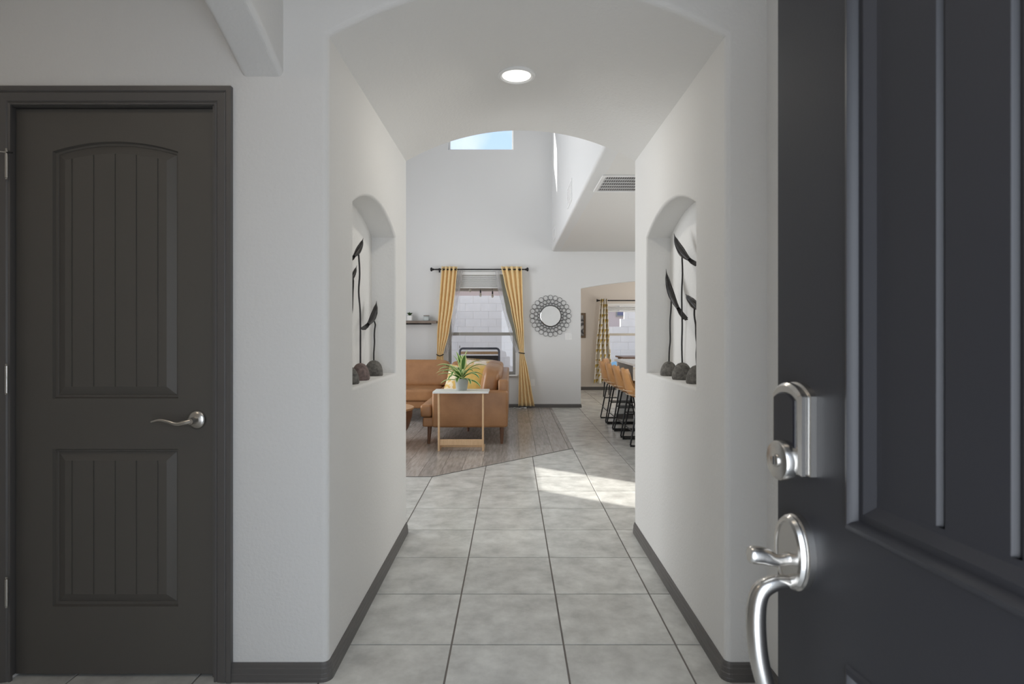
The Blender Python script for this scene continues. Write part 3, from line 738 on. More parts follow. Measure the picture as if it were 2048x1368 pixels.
def bird_parts(parent, beak, tail, rodtop, bulge, belly):
    """slim carved bird: curved axis beak -> just above the rod top -> tail tip; belly = direction of the breast"""
    B, Tl, Rt = Vector(beak), Vector(tail), Vector(rodtop)
    L = (Rt-B).length+(Tl-Rt).length; k = min(1.0, L/.27)
    be = Vector(belly); ax = (Tl-B).normalized(); be = (be-ax*be.dot(ax)).normalized(); sd = ax.cross(be)
    M = Rt-be*(.010*k); cv = .45 if B.x < 0 or parent.location.x < 0 else .75
    M2 = ((M*cv+(B+Tl)*.5*(1-cv))-B*.25-Tl*.25)*2
    def at(t): return B*(1-t)**2+M2*2*t*(1-t)+Tl*t*t
    S_ = [(0, .0008, .0008, 0), (.06, .0022, .0022, 0), (.11, .0055, .0065, .001), (.16, .0095, .011, .003), (.22, .0115, .0135, .004), (.30, .0125, .017, .006), (.39, .0145, .0205, .006), (.48, .0145, .020, .004), (.57, .0125, .016, .001), (.66, .0095, .011, -.001), (.75, .0075, .0065, -.002)]
    N = 14; vs = []
    S_ = [tuple(q) for q in (lambda P: [p for p in catmull4(P, 3)])(S_)]
    for t, a, b, s in S_:
        c = at(t)+be*(s*k*bulge)
        for q in range(N):
            th = 2*PI*q/N; vs.append(c+sd*(a*k*1.15*math.cos(th))+be*(b*k*1.2*bulge*math.sin(th)))
    m = len(S_); fs = [(i*N+q, i*N+(q+1) % N, (i+1)*N+(q+1) % N, (i+1)*N+q) for i in range(m-1) for q in range(N)]+[tuple(range(N)), tuple(reversed(range((m-1)*N, m*N)))]
    bd = MB().add(vs, fs).build('bird', IRON, parent, smooth=60)
    mb = MB()
    for f in (-1, 0, 1):
        pa, pb, pc_ = at(.66), at(.84), at(1-.03*abs(f)); w0, w1, w2 = .005*k, .0085*k, .0075*k
        o = sd*(f*.0035*k); u_ = -be*.002
        top = [pa+o*.4-sd*w0+u_, pa+o*.4+sd*w0+u_, pb+o-sd*w1, pb+o+sd*w1, pc_+o*1.6-sd*w2, pc_+o*1.6+sd*w2]
        n = 6; th = be*.0016
        mb.add([v-th for v in top]+[v+th for v in top], [(0, 1, 3, 2), (2, 3, 5, 4), (7, 6, 8, 9), (9, 8, 10, 11), (0, 6, 7, 1), (4, 5, 11, 10), (0, 2, 8, 6), (2, 4, 10, 8), (1, 7, 9, 3), (3, 9, 11, 5)])
    mb.build('tail', IRON, bd)
    for s_ in (-1, 1):
        up = []; dn = []
        for t, o1, hi, lo_ in ((.22, .0105, .003, .001), (.34, .0140, .009, -.006), (.46, .0150, .011, -.008), (.56, .0130, .010, -.003), (.65, .0100, .006, -.001), (.73, .0075, .004, .001)):
            c = at(t)+sd*(s_*o1*k); up.append(c+sd*(s_*.0008*k)-be*(hi*.8*k)); dn.append(c+sd*(s_*.0008*k)-be*(lo_*k))
        n = len(up); out = sd*(s_*.0010*k); vs = up+dn+[v+out for v in up]+[v+out for v in dn]; fs = []
        for i in range(n-1):
            fs += [(i, i+1, n+i+1, n+i), (2*n+i, 3*n+i, 3*n+i+1, 2*n+i+1), (i, 2*n+i, 2*n+i+1, i+1), (n+i, n+i+1, 3*n+i+1, 3*n+i)]
        fs += [(0, n, 3*n, 2*n), (n-1, 2*n+n-1, 3*n+n-1, n+n-1)]
        MB().add(vs, fs).build('wing', IRON, bd)
    for s_ in (-1, 1):
        c = at(.14)+sd*(s_*.0075*k); MB().lathe([(0, -.0016), (.0015, -.0008), (.0015, .0008), (0, .0016)], 8, tuple(c)).build('eye', STEEL, bd)
    return at(.47)+be*.004
def sculpture(x, y, sill, sr, sh, mstone, rod, beak, tail, label, seed, side, bul=1.0):
    r_ = empty('bird_sculpture', (x, y, sill), 0, label, 'sculpture', 'iron birds on stones in the hall niches')
    link_mesh('stone', stone_mesh(sr[0], sr[1], sh, seed), mstone, r_, smooth=60)
    top = Vector((rod[0]-x, rod[1]-y, rod[2]-sill)); rnd = random.Random(seed)
    pts = [Vector((0, 0, sh*.93))]
    for q in range(1, 6): t = q/6; pts.append(Vector((top.x*t+rnd.uniform(-.003, .003), top.y*t+rnd.uniform(-.004, .004), sh+(top.z-sh)*t)))
    belly_pt = bird_parts(r_, (beak[0]-x, beak[1]-y, beak[2]-sill), (tail[0]-x, tail[1]-y, tail[2]-sill), top, bul, (-.35*side, .8, -.5))
    pts += [top, belly_pt]; MB().tube(catmull(pts, 4), .0042, 8).build('rod', IRON, r_, smooth=60)
    return r_
SI = 1.02
def P3(px, py, X): d = X*F/(px-VX); return (X, d, PZ(py, d))
# left niche (wall X=-.665, recess to -.803)
sculpture(-.735, 3.08, SI, (.048, .044), .084, STONE1, P3(750.5, 648, -.742), P3(753, 602, -.740), P3(724, 659, -.760),
          'short iron bird on the dark grey stone, farthest in the left niche', 3, 1)
sculpture(-.733, 2.80, SI, (.046, .046), .084, STONE2, P3(717.5, 512, -.737), P3(726.5, 476, -.735), P3(699, 521, -.760),
          'tall iron bird on the reddish stone in the left niche', 5, 1)
sculpture(-.730, 2.585, SI, (.045, .045), .080, STONE1, P3(706.5, 562, -.735), P3(713.5, 531, -.735), P3(690, 570, -.760),
          'half-hidden iron bird on the nearest stone of the left niche', 8, 1, .9)
# right niche
sculpture(.835, 3.08, SI, (.044, .044), .078, STONE1, P3(1342.6, 598, .835), P3(1332, 538, .835), P3(1373, 640, .858),
          'long-tailed iron bird on a short rod, farthest in the right niche', 11, -1)
sculpture(.832, 2.83, SI, (.047, .045), .085, STONE1, P3(1364, 512, .835), P3(1348, 467, .835), P3(1398, 531, .862),
          'tallest iron bird on the middle stone of the right niche', 13, -1)
sculpture(.832, 2.605, SI, (.046, .045), .085, STONE1, P3(1389, 612, .835), P3(1371, 588, .838), P3(1412, 632, .862),
          'iron bird cut off by the edge, on the nearest stone of the right niche', 17, -1)

# ------------------------------------------------------------------ curtains at window 1
CY = 9.56
def cx_(px, Y=CY): return PX(px, Y)
def curtain_sheet(rows, folds, Y, n=60, m=None, name='drape', parent=None, uv=False, thick=.003, amp=.035):
    """rows: (z, xl, xr, ampscale)"""
    R = 40; zs = [r[0] for r in rows]; vs = []; uvs = []
    for i in range(R+1):
        z = zs[0]+(zs[-1]-zs[0])*i/R
        for q in range(len(rows)-1):
            if rows[q][0] >= z >= rows[q+1][0]-1e-9:
                t = (rows[q][0]-z)/(rows[q][0]-rows[q+1][0]); t = t*t*(3-2*t)*.3+t*.7
                xl = rows[q][1]*(1-t)+rows[q+1][1]*t; xr = rows[q][2]*(1-t)+rows[q+1][2]*t; am = rows[q][3]*(1-t)+rows[q+1][3]*t; break
        for k in range(n+1):
            u = k/n; ph = 2*PI*folds*u
            x = xl+(xr-xl)*(u+.05*math.sin(2*ph)/folds)
            y = -amp*am*(math.cos(ph+.5*math.sin(z*1.7))+.10*math.cos(2*ph+z*2+1))
            vs.append((x, Y+y, z)); uvs.append((u, 1-i/R))
    me = bpy.data.meshes.new(name); N = n+1
    me.from_pydata(vs, [], [(i*N+k, i*N+k+1, (i+1)*N+k+1, (i+1)*N+k) for i in range(R) for k in range(n)])
    if uv:
        ul = me.uv_layers.new(name='UVMap')
        for lp_ in me.loops: ul.data[lp_.index].uv = uvs[lp_.vertex_index]
    o = link_mesh(name, me, m, parent, smooth=80)
    sd = o.modifiers.new('solid', 'SOLIDIFY'); sd.thickness = thick
    return o
def czr(rows, Y=CY): return [(PZ(y, Y), PX(a, Y), PX(b, Y), am) for y, a, b, am in rows]
rod = empty('curtain_rod', (0, CY-.01, PZ(539, CY)), 0, 'black curtain rod with knob finials above the mustard curtains', 'curtain rod')
MB().tube([(cx_(868), 0, 0), (cx_(1050), 0, 0)], .011, 12).build('pole', BLACKM, rod, smooth=40)
for sx_, xx in ((-1, cx_(868)), (1, cx_(1050))):
    MB().lathe([(.011, 0), (.018, .008*sx_), (.018, .014*sx_), (.012, .018*sx_), (.030, .030*sx_), (.033, .042*sx_), (.026, .056*sx_), (0, .062*sx_)], 20, (xx, 0, 0), 'x').build('finial', BLACKM, rod, smooth=40)
    mb = MB(); bx = xx-sx_*.08; mb.tube([(bx, .095, -.01), (bx, .012, -.01)], .006, 8); mb.box(bx-.012, bx+.012, .090, .098, -.04, .03); mb.build('bracket', BLACKM, rod)
def grommets(parent, pxs):
    for p in pxs: MB().tube([(PX(p, CY), CY-.01+.022*math.cos(a), PZ(539, CY)+.022*math.sin(a)) for a in [2*PI*i/16 for i in range(16)]], .004, 6, closed=True).build('grommet', BLACKM, parent)
cl = empty('curtain', (0, 0, 0), 0, 'mustard curtain left of the window, tied back with a dark band', 'curtain', 'mustard curtains at the living room window')
L_ = czr([(533, 884, 915, .9), (575, 881, 911.5, .9), (610, 878.5, 907.5, .85), (665, 874.5, 898.5, .7), (709, 874, 886.5, .35), (735, 871, 889, .55), (809, 868, 893, .8)])
curtain_sheet(L_, 4, CY, m=MUSTARD, parent=cl); grommets(cl, (886, 890.5, 902.5, 913))
c_ = [(cx_(880.3)+.056*math.cos(a), CY+.045*math.sin(a)-.01, PZ(710, CY)+.012*math.cos(2*a)) for a in [2*PI*i/24 for i in range(24)]]
MB().tube(c_, .008, 8, closed=True).build('tieback', BLACKM, cl)
crr = empty('curtain', (0, 0, 0), 0, 'mustard curtain right of the window, sweeping right to its tie and showing grey lining', 'curtain', 'mustard curtains at the living room window')
R1 = czr([(533, 1002, 1043.5, .9), (560, 1008, 1044.5, .9), (620, 1022, 1046, .8), (665, 1031.5, 1047.5, .65), (706, 1039, 1048, .35), (740, 1038, 1056, .6), (780, 1037, 1063, .8), (812, 1036.5, 1069, .9)])
curtain_sheet(R1, 4, CY, m=MUSTARD, parent=crr); grommets(crr, (1005, 1017.5, 1025, 1039))
LR = czr([(549, 999, 1009, .1), (580, 1004.5, 1015, .1), (620, 1012, 1024, .1), (665, 1025.5, 1034, .1), (700, 1037, 1041, .1)])
curtain_sheet(LR, 1, CY+.0, n=10, m=LINING, name='lining', parent=crr)
c_ = [(cx_(1043.5)+.048*math.cos(a), CY+.045*math.sin(a)-.01, PZ(706, CY)-.006*math.cos(a)) for a in [2*PI*i/24 for i in range(24)]]
MB().tube(c_, .008, 8, closed=True).build('tieback', BLACKM, crr)
SYY = 9.615
s1 = curtain_sheet(czr([(541, 912, 926, .3), (575, 909, 921, .3), (620, 903, 914, .3), (665, 896, 907, .3), (705, 889, 897, .2)], SYY), 3, SYY, n=24, m=SHEER, name='sheer_curtain', thick=0)
tag(s1, 'narrow white sheer curtain behind the left mustard curtain', 'curtain', 'white sheer curtains')
s2 = curtain_sheet(czr([(541, 990, 1004, .3), (575, 995, 1006, .3), (620, 1006, 1016, .3), (665, 1018, 1028, .3), (705, 1030, 1040, .2)], SYY), 3, SYY, n=24, m=SHEER, name='sheer_curtain', thick=0)
tag(s2, 'narrow white sheer curtain behind the right mustard curtain', 'curtain', 'white sheer curtains')
for s_ in (s1, s2): s_.modifiers.clear()
# raised blinds
def blind(x0, x1, zt, n, pitch, y, label, lz_=0):
    b = empty('window_blind', ((x0+x1)/2, y, zt), 0, label, 'blind'); hw = (x1-x0)/2
    MB().box(-hw, hw, -.03, .02, -.055, 0).build('headrail', WHITE, b, bevel=.004, seg=1)
    mm = MB().box(-hw+.006, hw-.006, -.026, .022, -.0030, .0030).mesh('slat'); mm.materials.append(WHITE)
    for q in range(n):
        o = bpy.data.objects.new('slat', mm); COL.objects.link(o); o.parent = b; o.location = (0, 0, -.066-q*pitch); o.rotation_euler = (.12*(-1)**q, 0, 0)
    MB().box(-hw+.004, hw-.004, -.028, .022, -.066-n*pitch-.018, -.066-n*pitch).build('bottom_rail', WHITE, b, bevel=.003, seg=1)
    return b
bl = blind(WX0+.02, WX1-.02, WZ1-.005, 24, .0080, 9.655+.03, 'white slatted blind raised to the top of the living room window')
mb = MB().tube([(PX(919.5, 9.66)+.502, -.032, -.05), (PX(919.5, 9.66)+.502, -.032, PZ(690, 9.66)-WZ1)], .0018, 6); mb.build('cord', WHITE, bl)
MB().lathe([(.003, 0), (.008, -.03), (.006, -.045), (0, -.046)], 10, (PX(919.5, 9.66)+.502, -.032, PZ(690, 9.66)-WZ1)).build('cord_tassel', WFRAME, bl)
blind(DX0+.02, DX1-.02, DZ1, 8, .012, 12.62, 'cream slatted blind raised at the top of the dining room window')

# ------------------------------------------------------------------ shelf and what stands on it
sh = empty('floating_shelf', (0, 9.65, PZ(646.5, 9.56)), 0, 'weathered grey-brown floating shelf left of the window', 'shelf')
MB().box(PX(800, 9.5)-.25, PX(872.5, 9.5), -.16, 0, 0, .040).build('board', GREYWOOD, sh, bevel=.003, seg=1)
MB().box(PX(800, 9.5)-.20, PX(872.5, 9.5)-.1, -.008, -.0, -.02, 0).build('bracket', BLACKM, sh)
zs_ = PZ(646.5, 9.56)+.040
su = empty('potted_succulent', (PX(819.5, 9.56), 9.56, zs_), 0, 'small green plant in a white square pot on the floating shelf', 'plant')
MB().box(-.040, .040, -.040, .040, 0, .088).build('pot', WHITE, su, bevel=.006)
MB().box(-.036, .036, -.036, .036, .086, .090).build('soil', SOIL, su)
def leaf_mesh(L, W, bend, droop, thick=.0, seg=10, ac=4, fold=.25):
    """leaf along +x, rising at root then drooping"""
    vs = []; rim = []; x = z = 0; a = bend
    for i in range(seg+1):
        t = i/seg; wd = W*(math.sin(PI*min(1, t*.92+.08)))**.7*(1 if t < .97 else .2)
        for j in range(ac+1):
            v = -1+2*j/ac; vs.append((x-abs(v)*0, v*wd/2, z+abs(v)*wd*fold*.5)); rim.append(abs(v))
        x += L/seg*math.cos(a); z += L/seg*math.sin(a); a -= droop/seg*(.4+1.2*t)
    N = ac+1; me = bpy.data.meshes.new('leaf'); me.from_pydata(vs, [], [(i*N+j, i*N+j+1, (i+1)*N+j+1, (i+1)*N+j) for i in range(seg) for j in range(ac)])
    at = me.color_attributes.new('rim', 'FLOAT_COLOR', 'POINT')
    for i, r_ in enumerate(rim): at.data[i].color = (r_, r_, r_, 1)
    return me
for q in range(20):
    a = q*2.4; me = leaf_mesh(.055+.02*random.random(), .020, 1.25-.05*q*.5, .6, seg=5, ac=2)
    o = link_mesh('leaf', me, GREENS, su, smooth=80); o.location = (.012*math.cos(a), .012*math.sin(a), .088); o.rotation_euler = (0, 0, a)
bx = empty('candle', (PX(853, 9.57), 9.57, zs_), 0, 'small white square candle in a clear holder on the shelf', 'candle')
MB().box(-.036, .036, -.036, .036, .006, .056).build('wax', PAPER, bx, bevel=.003)
mb = MB(); mb.box(-.044, -.040, -.044, .044, 0, .078); mb.box(.040, .044, -.044, .044, 0, .078); mb.box(-.04, .04, -.044, -.040, 0, .078); mb.box(-.04, .04, .040, .044, 0, .078); mb.build('holder', GLASSJ, bx)
MB().box(-.044, .044, -.044, .044, .078, .090).build('lid', GREYWOOD, bx, bevel=.002, seg=1)

# ------------------------------------------------------------------ ring mirror
MXc, MZc = PX(1101, 9.63), PZ(632, 9.63)
mi = empty('wall_mirror', (MXc, 9.65, MZc), 0, 'round sunburst mirror framed by black metal rings on the back wall', 'mirror')
MB().lathe([(.172, -.004), (.172, -.020), (.164, -.024), (0, -.024)], 64, axis='y').build('mirror_glass', MIRROR, mi, smooth=20)
MB().tube([(.173*math.cos(a), -.018, .173*math.sin(a)) for a in [2*PI*i/64 for i in range(64)]], .005, 8, closed=True).build('inner_ring', BLACKM, mi, smooth=60)
def ringm(rx, rz, t=.0032):
    m_ = MB().tube([(rx*math.cos(a), 0, rz*math.sin(a)) for a in [2*PI*i/24 for i in range(24)]], t, 6, closed=True).mesh('ring'); m_.materials.append(BLACKM)
    for p in m_.polygons: p.use_smooth = True
    return m_
for cnt, R, rx, rz in ((24, .308, .0385, .0385), (24, .243, .028, .030), (24, .197, .022, .020)):
    rm = ringm(rx, rz)
    for q in range(cnt):
        a = 2*PI*(q+(.5 if R in (.243,) else 0))/cnt; o = bpy.data.objects.new('ring', rm); COL.objects.link(o); o.parent = mi
        o.location = (R*math.cos(a), -.016, R*math.sin(a)); o.rotation_euler = (0, PI/2-a, 0)
# switch and outlets
def plate_thing(name, label, cat, x, z, w_, h_, rock):
    p = empty(name, (x, 9.65, z), 0, label, cat); MB().box(-w_/2, w_/2, -.006, 0, -h_/2, h_/2).build('cover_plate', WHITEM, p, bevel=.002, seg=1)
    for r_ in rock: MB().box(r_[0]-.016, r_[0]+.016, -.009, -.006, r_[1]-r_[2], r_[1]+r_[2]).build('rocker' if cat == 'switch' else 'socket', WHITE, p, bevel=.001, seg=1)
plate_thing('light_switch', 'white double rocker switch plate right below the mirror', 'switch', PX(1137, 9.65), PZ(673, 9.65), .115, .115, [(-.023, 0, .032), (.023, 0, .032)])
plate_thing('wall_outlet', 'white wall outlet right of the right mustard curtain', 'outlet', PX(1065.5, 9.65), PZ(765, 9.65), .07, .115, [(0, .022, .015), (0, -.022, .015)])

# ------------------------------------------------------------------ sectional sofa
so = empty('sectional_sofa', (-.5, 7.6, 0), 0, 'tan leather L-shaped sectional sofa with tapered wooden legs', 'sofa')
O = Vector((-.5, 7.6, 0))
def sb(x0, x1, y0, y1, z0, z1, name, bev=.03, seg=4, m=LEATHER):
    return MB().box(x0-O.x, x1-O.x, y0-O.y, y1-O.y, z0, z1).build(name, m, so, bevel=bev, seg=seg, smooth=40)
sb(-.995, -.055, 6.43, 8.93, .20, .305, 'base', .02)
sb(-3.2, -.99, 7.99, 8.93, .20, .305, 'base', .02)
sb(-.885, -.047, 6.395, 6.56, .198, .603, 'arm', .028, 5)
sb(-.155, -.045, 6.50, 8.95, .22, .718, 'back_frame', .022)
sb(-3.2, -.155, 8.80, 8.95, .22, .718, 'back_frame', .022)
sb(-3.25, -3.08, 7.98, 8.95, .198, .603, 'arm', .028)
def Lcush():
    mb = MB(); poly = [(-1.02, 6.425), (-.892, 6.425), (-.892, 6.57), (-.16, 6.57), (-.16, 7.97), (-1.02, 7.97)]
    mb.prism([(p[0]-O.x, p[1]-O.y) for p in poly], .307, .445, 'xy'); return mb.build('seat_cushion', LEATHER, so, bevel=.028, seg=4, smooth=40)
Lcush()
def cush(c, h, name, n=6, rot=None, m=LEATHER):
    mb = MB(); superbox(mb, (c[0]-O.x, c[1]-O.y, c[2]), h, n, 12, rot); return mb.build(name, m, so, merge=True, smooth=60)
cush((-.59, 8.38, .385), (.43, .41, .085), 'seat_cushion', 9)
cush((-1.55, 8.37, .385), (.53, .42, .088), 'seat_cushion', 9)
cush((-2.6, 8.37, .385), (.51, .42, .088), 'seat_cushion', 9)
lean = Matrix.Rotation(math.radians(10), 3, 'Y')
cush((-.255, 7.12, .645), (.115, .54, .215), 'back_cushion', 4.5, lean)
cush((-.255, 8.18, .635), (.115, .52, .21), 'back_cushion', 4.5, lean)
lean2 = Matrix.Rotation(math.radians(-9), 3, 'X')
cush((-1.43, 8.66, .64), (.51, .115, .20), 'back_cushion', 7, lean2)
cush((-2.48, 8.66, .64), (.51, .115, .20), 'back_cushion', 7, lean2)
cush((-.63, 8.68, .63), (.27, .11, .19), 'back_cushion', 7, lean2)
def leg(x, y, sx=0, sy=0, h=.20):
    mb = MB(); mb.tube([(x-O.x, y-O.y, h), (x-O.x+sx, y-O.y+sy, 0.001)], [.026, .015], 12); mb.build('leg', DKWOOD, so, smooth=50)
leg(-.925, 6.52, -.012, -.01); leg(-.115, 6.52, .0, -.01); leg(-.556, 7.32); leg(-.12, 8.85); leg(-1.6, 8.06); leg(-3.1, 8.06); leg(-3.1, 8.85); leg(-.93, 8.85)
def throw(name, label, c, w_, h_, t_, rx, rz, ry, m, fringe=False):
    rot = (Matrix.Rotation(math.radians(rz), 3, 'Z') @ Matrix.Rotation(math.radians(rx), 3, 'X') @ Matrix.Rotation(math.radians(ry), 3, 'Y'))
    e_ = empty(name, c, 0, label, 'pillow', 'throw pillows on the tan sofa'); mb = MB(); pillow(mb, (0, 0, 0), w_, h_, t_, rot); mb.build('cover', m, e_, merge=True, smooth=60)
    mb = MB(); pts = []
    for (a, b) in ((-1, -1), (1, -1), (1, 1), (-1, 1)):
        for q in range(8):
            na, nb = {(-1, -1): (1, -1), (1, -1): (1, 1), (1, 1): (-1, 1), (-1, 1): (-1, -1)}[(a, b)]; t = q/8
            u = a+(na-a)*t; v = b+(nb-b)*t; pin = 1-.05*(1-abs(u)*abs(v)); pts.append(rot @ Vector((u*w_/2*pin, 0, v*h_/2*pin)))
    if not fringe: mb.tube(pts, .005, 6, closed=True); mb.build('piping', m, e_)
    else:
        for i in range(len(pts)):
            for s_ in range(3):
                p = pts[i].lerp(pts[(i+1) % len(pts)], s_/3); d = p.normalized()*.028; mb.tube([p, p+d+Vector((0, 0, -.004))], .004, 4)
        o = mb.build('fringe', m, e_); o['kind'] = 'stuff'
    return e_
throw('throw_pillow', 'dark mustard velvet pillow behind the potted plant', (-.475, 7.02, .650), .42, .42, .15, -18, -28, 0, VELVET)
GOLD = mat('gold_cotton', (.66, .44, .13), .8, var=(16, (.78, .68, .50), .48, .56))
throw('throw_pillow', 'pale mustard and cream pillow, left of the velvet pillow', (-.66, 7.62, .615), .42, .40, .15, -24, -8, 8, GOLD)
CRM2 = mat('cream_print', (.72, .65, .56), .9, var=(9, (.60, .40, .14), .40, .52), bump=(200, .3))
throw('throw_pillow', 'cream and gold fringed pillow in the sofa corner', (-.53, 8.32, .665), .43, .40, .14, -18, -5, 4, CRM2, True)

# ------------------------------------------------------------------ side table with plant
TY = 6.08; tx0, tx1 = PX(865, TY), PX(977, TY)
tb = empty('side_table', ((tx0+tx1)/2, TY, 0), 0, 'slim C-shaped side table with white top and light wood legs', 'table')
cxm = (tx0+tx1)/2; hw = (tx1-tx0)/2; zt = PZ(783.3, TY)
MB().box(-hw, hw, 0, .30, zt-.021, zt).build('table_top', WHITE, tb, bevel=.003, seg=2)
for px in (877, 965.7):
    x = PX(px, TY)-cxm; MB().box(x-.0095, x+.0095, .012, .055, 0.0, zt-.021).build('leg', LTWOOD, tb, bevel=.002, seg=1)
    MB().box(x-.0095, x+.0095, .055, .27, 0.0, .028).build('foot_rail', LTWOOD, tb, bevel=.002, seg=1)
xa, xb = PX(877, TY)-cxm+.0095, PX(965.7, TY)-cxm-.0095
MB().box(xa, xb, .016, .034, PZ(890.5, TY+.016), PZ(879, TY+.016)).build('cross_board', LTWOOD, tb, bevel=.002, seg=1)
MB().box(xa, xb, .22, .238, .0, .028).build('foot_rail', LTWOOD, tb, bevel=.002, seg=1)
PXc, PYc = PX(923.3, 6.22), 6.225
pl = empty('potted_plant', (PXc, PYc, zt), 0, 'spider-like variegated plant in a grey pot on the side table', 'plant')
MB().lathe([(.0, 0), (.054, 0), (.058, .004), (.066, .06), (.0745, .118), (.0745, .128), (.068, .128), (.066, .112), (0, .110)], 40).build('pot', POTG, pl, smooth=35)
MB().lathe([(0, .112), (.067, .112), (.067, .114), (0, .118)], 24).build('soil', SOIL, pl)
MB().tube([(0, 0, .11), (.004, 0, .17), (0, .004, .24), (.004, 0, .30)], [.011, .010, .008, .006], 8).build('stem', GREENS, pl)
rnd = random.Random(21)
spec = []   # (azimuth deg, length, width, bend(start elevation), droop, base height)
for i, (az, L, W, be, dr, bz) in enumerate([
    (180, .30, .036, .95, 1.55, .19), (196, .29, .036, .75, 1.6, .17), (168, .27, .035, .55, 1.2, .16), (215, .30, .034, .9, 1.7, .18), (150, .27, .034, .95, 1.6, .19),
    (240, .25, .034, .7, 1.8, .15), (262, .22, .034, .6, 1.7, .14), (205, .23, .032, .30, 1.1, .14), (186, .25, .036, 1.1, 2.3, .16),
    (0, .30, .034, .95, 1.6, .19), (-14, .27, .032, .7, 1.9, .17), (12, .27, .034, 1.15, 1.75, .21), (-35, .26, .034, .75, 2.0, .16), (-60, .23, .032, .5, 1.7, .14), (-25, .24, .030, .35, 1.7, .13),
    (30, .25, .034, .9, 1.7, .18), (60, .24, .034, .8, 1.5, .17), (95, .25, .034, .9, 1.5, .18), (125, .25, .034, .9, 1.5, .18), (-85, .24, .034, 1.0, 2.2, .18), (-110, .26, .034, .9, 2.2, .17),
    (160, .22, .040, 1.45, .5, .24), (20, .24, .040, 1.38, .35, .25), (-70, .20, .038, 1.42, .5, .23), (200, .19, .036, 1.3, .6, .25), (80, .18, .036, 1.35, .5, .25), (-20, .17, .034, 1.5, .3, .26)]):
    me = leaf_mesh(L*1.06, W*1.85, be, dr, seg=14, ac=6, fold=.30); o = link_mesh('leaf', me, LEAF, pl, smooth=80)
    o.location = (.006*math.cos(math.radians(az)), .006*math.sin(math.radians(az)), bz-.045); o.rotation_euler = (rnd.uniform(-.25, .25), 0, math.radians(az))
# round coffee table at left
ct = empty('coffee_table', (PX(827, 6.35)-.40, 6.35, 0), 0, 'round wooden drum coffee table peeking from behind the left hall wall', 'table')
MB().lathe([(0, .405), (.392, .405), (.398, .409), (.400, .425), (.396, .430), (0, .430)], 64).build('table_top', LTWOOD if False else mat('coffee_top', (.50, .29, .15), .4), ct, smooth=35)
MB().lathe([(.385, .405), (.38, .33), (.35, .22), (.29, .11), (.20, .03), (.19, 0.001), (0, 0.001)], 64).build('bowl_base', DKWOOD, ct, smooth=50)
# white cable on the floor near the curtain
rnd = random.Random(4); pts = [(PX(1019, 9.5)+i*.028, 9.50+rnd.uniform(-.03, .03), .006+abs(rnd.uniform(0, .012))) for i in range(10)]
cb = empty('power_cable', (0, 0, 0), 0, 'thin white cable lying along the baseboard under the window', 'cable')
MB().tube(catmull(pts, 4), .0045, 6).build('cord', WHITE, cb); MB().box(pts[-1][0]-.01, pts[-1][0]+.03, pts[-1][1]-.012, pts[-1][1]+.012, .001, .022).build('plug', WHITE, cb, bevel=.003)

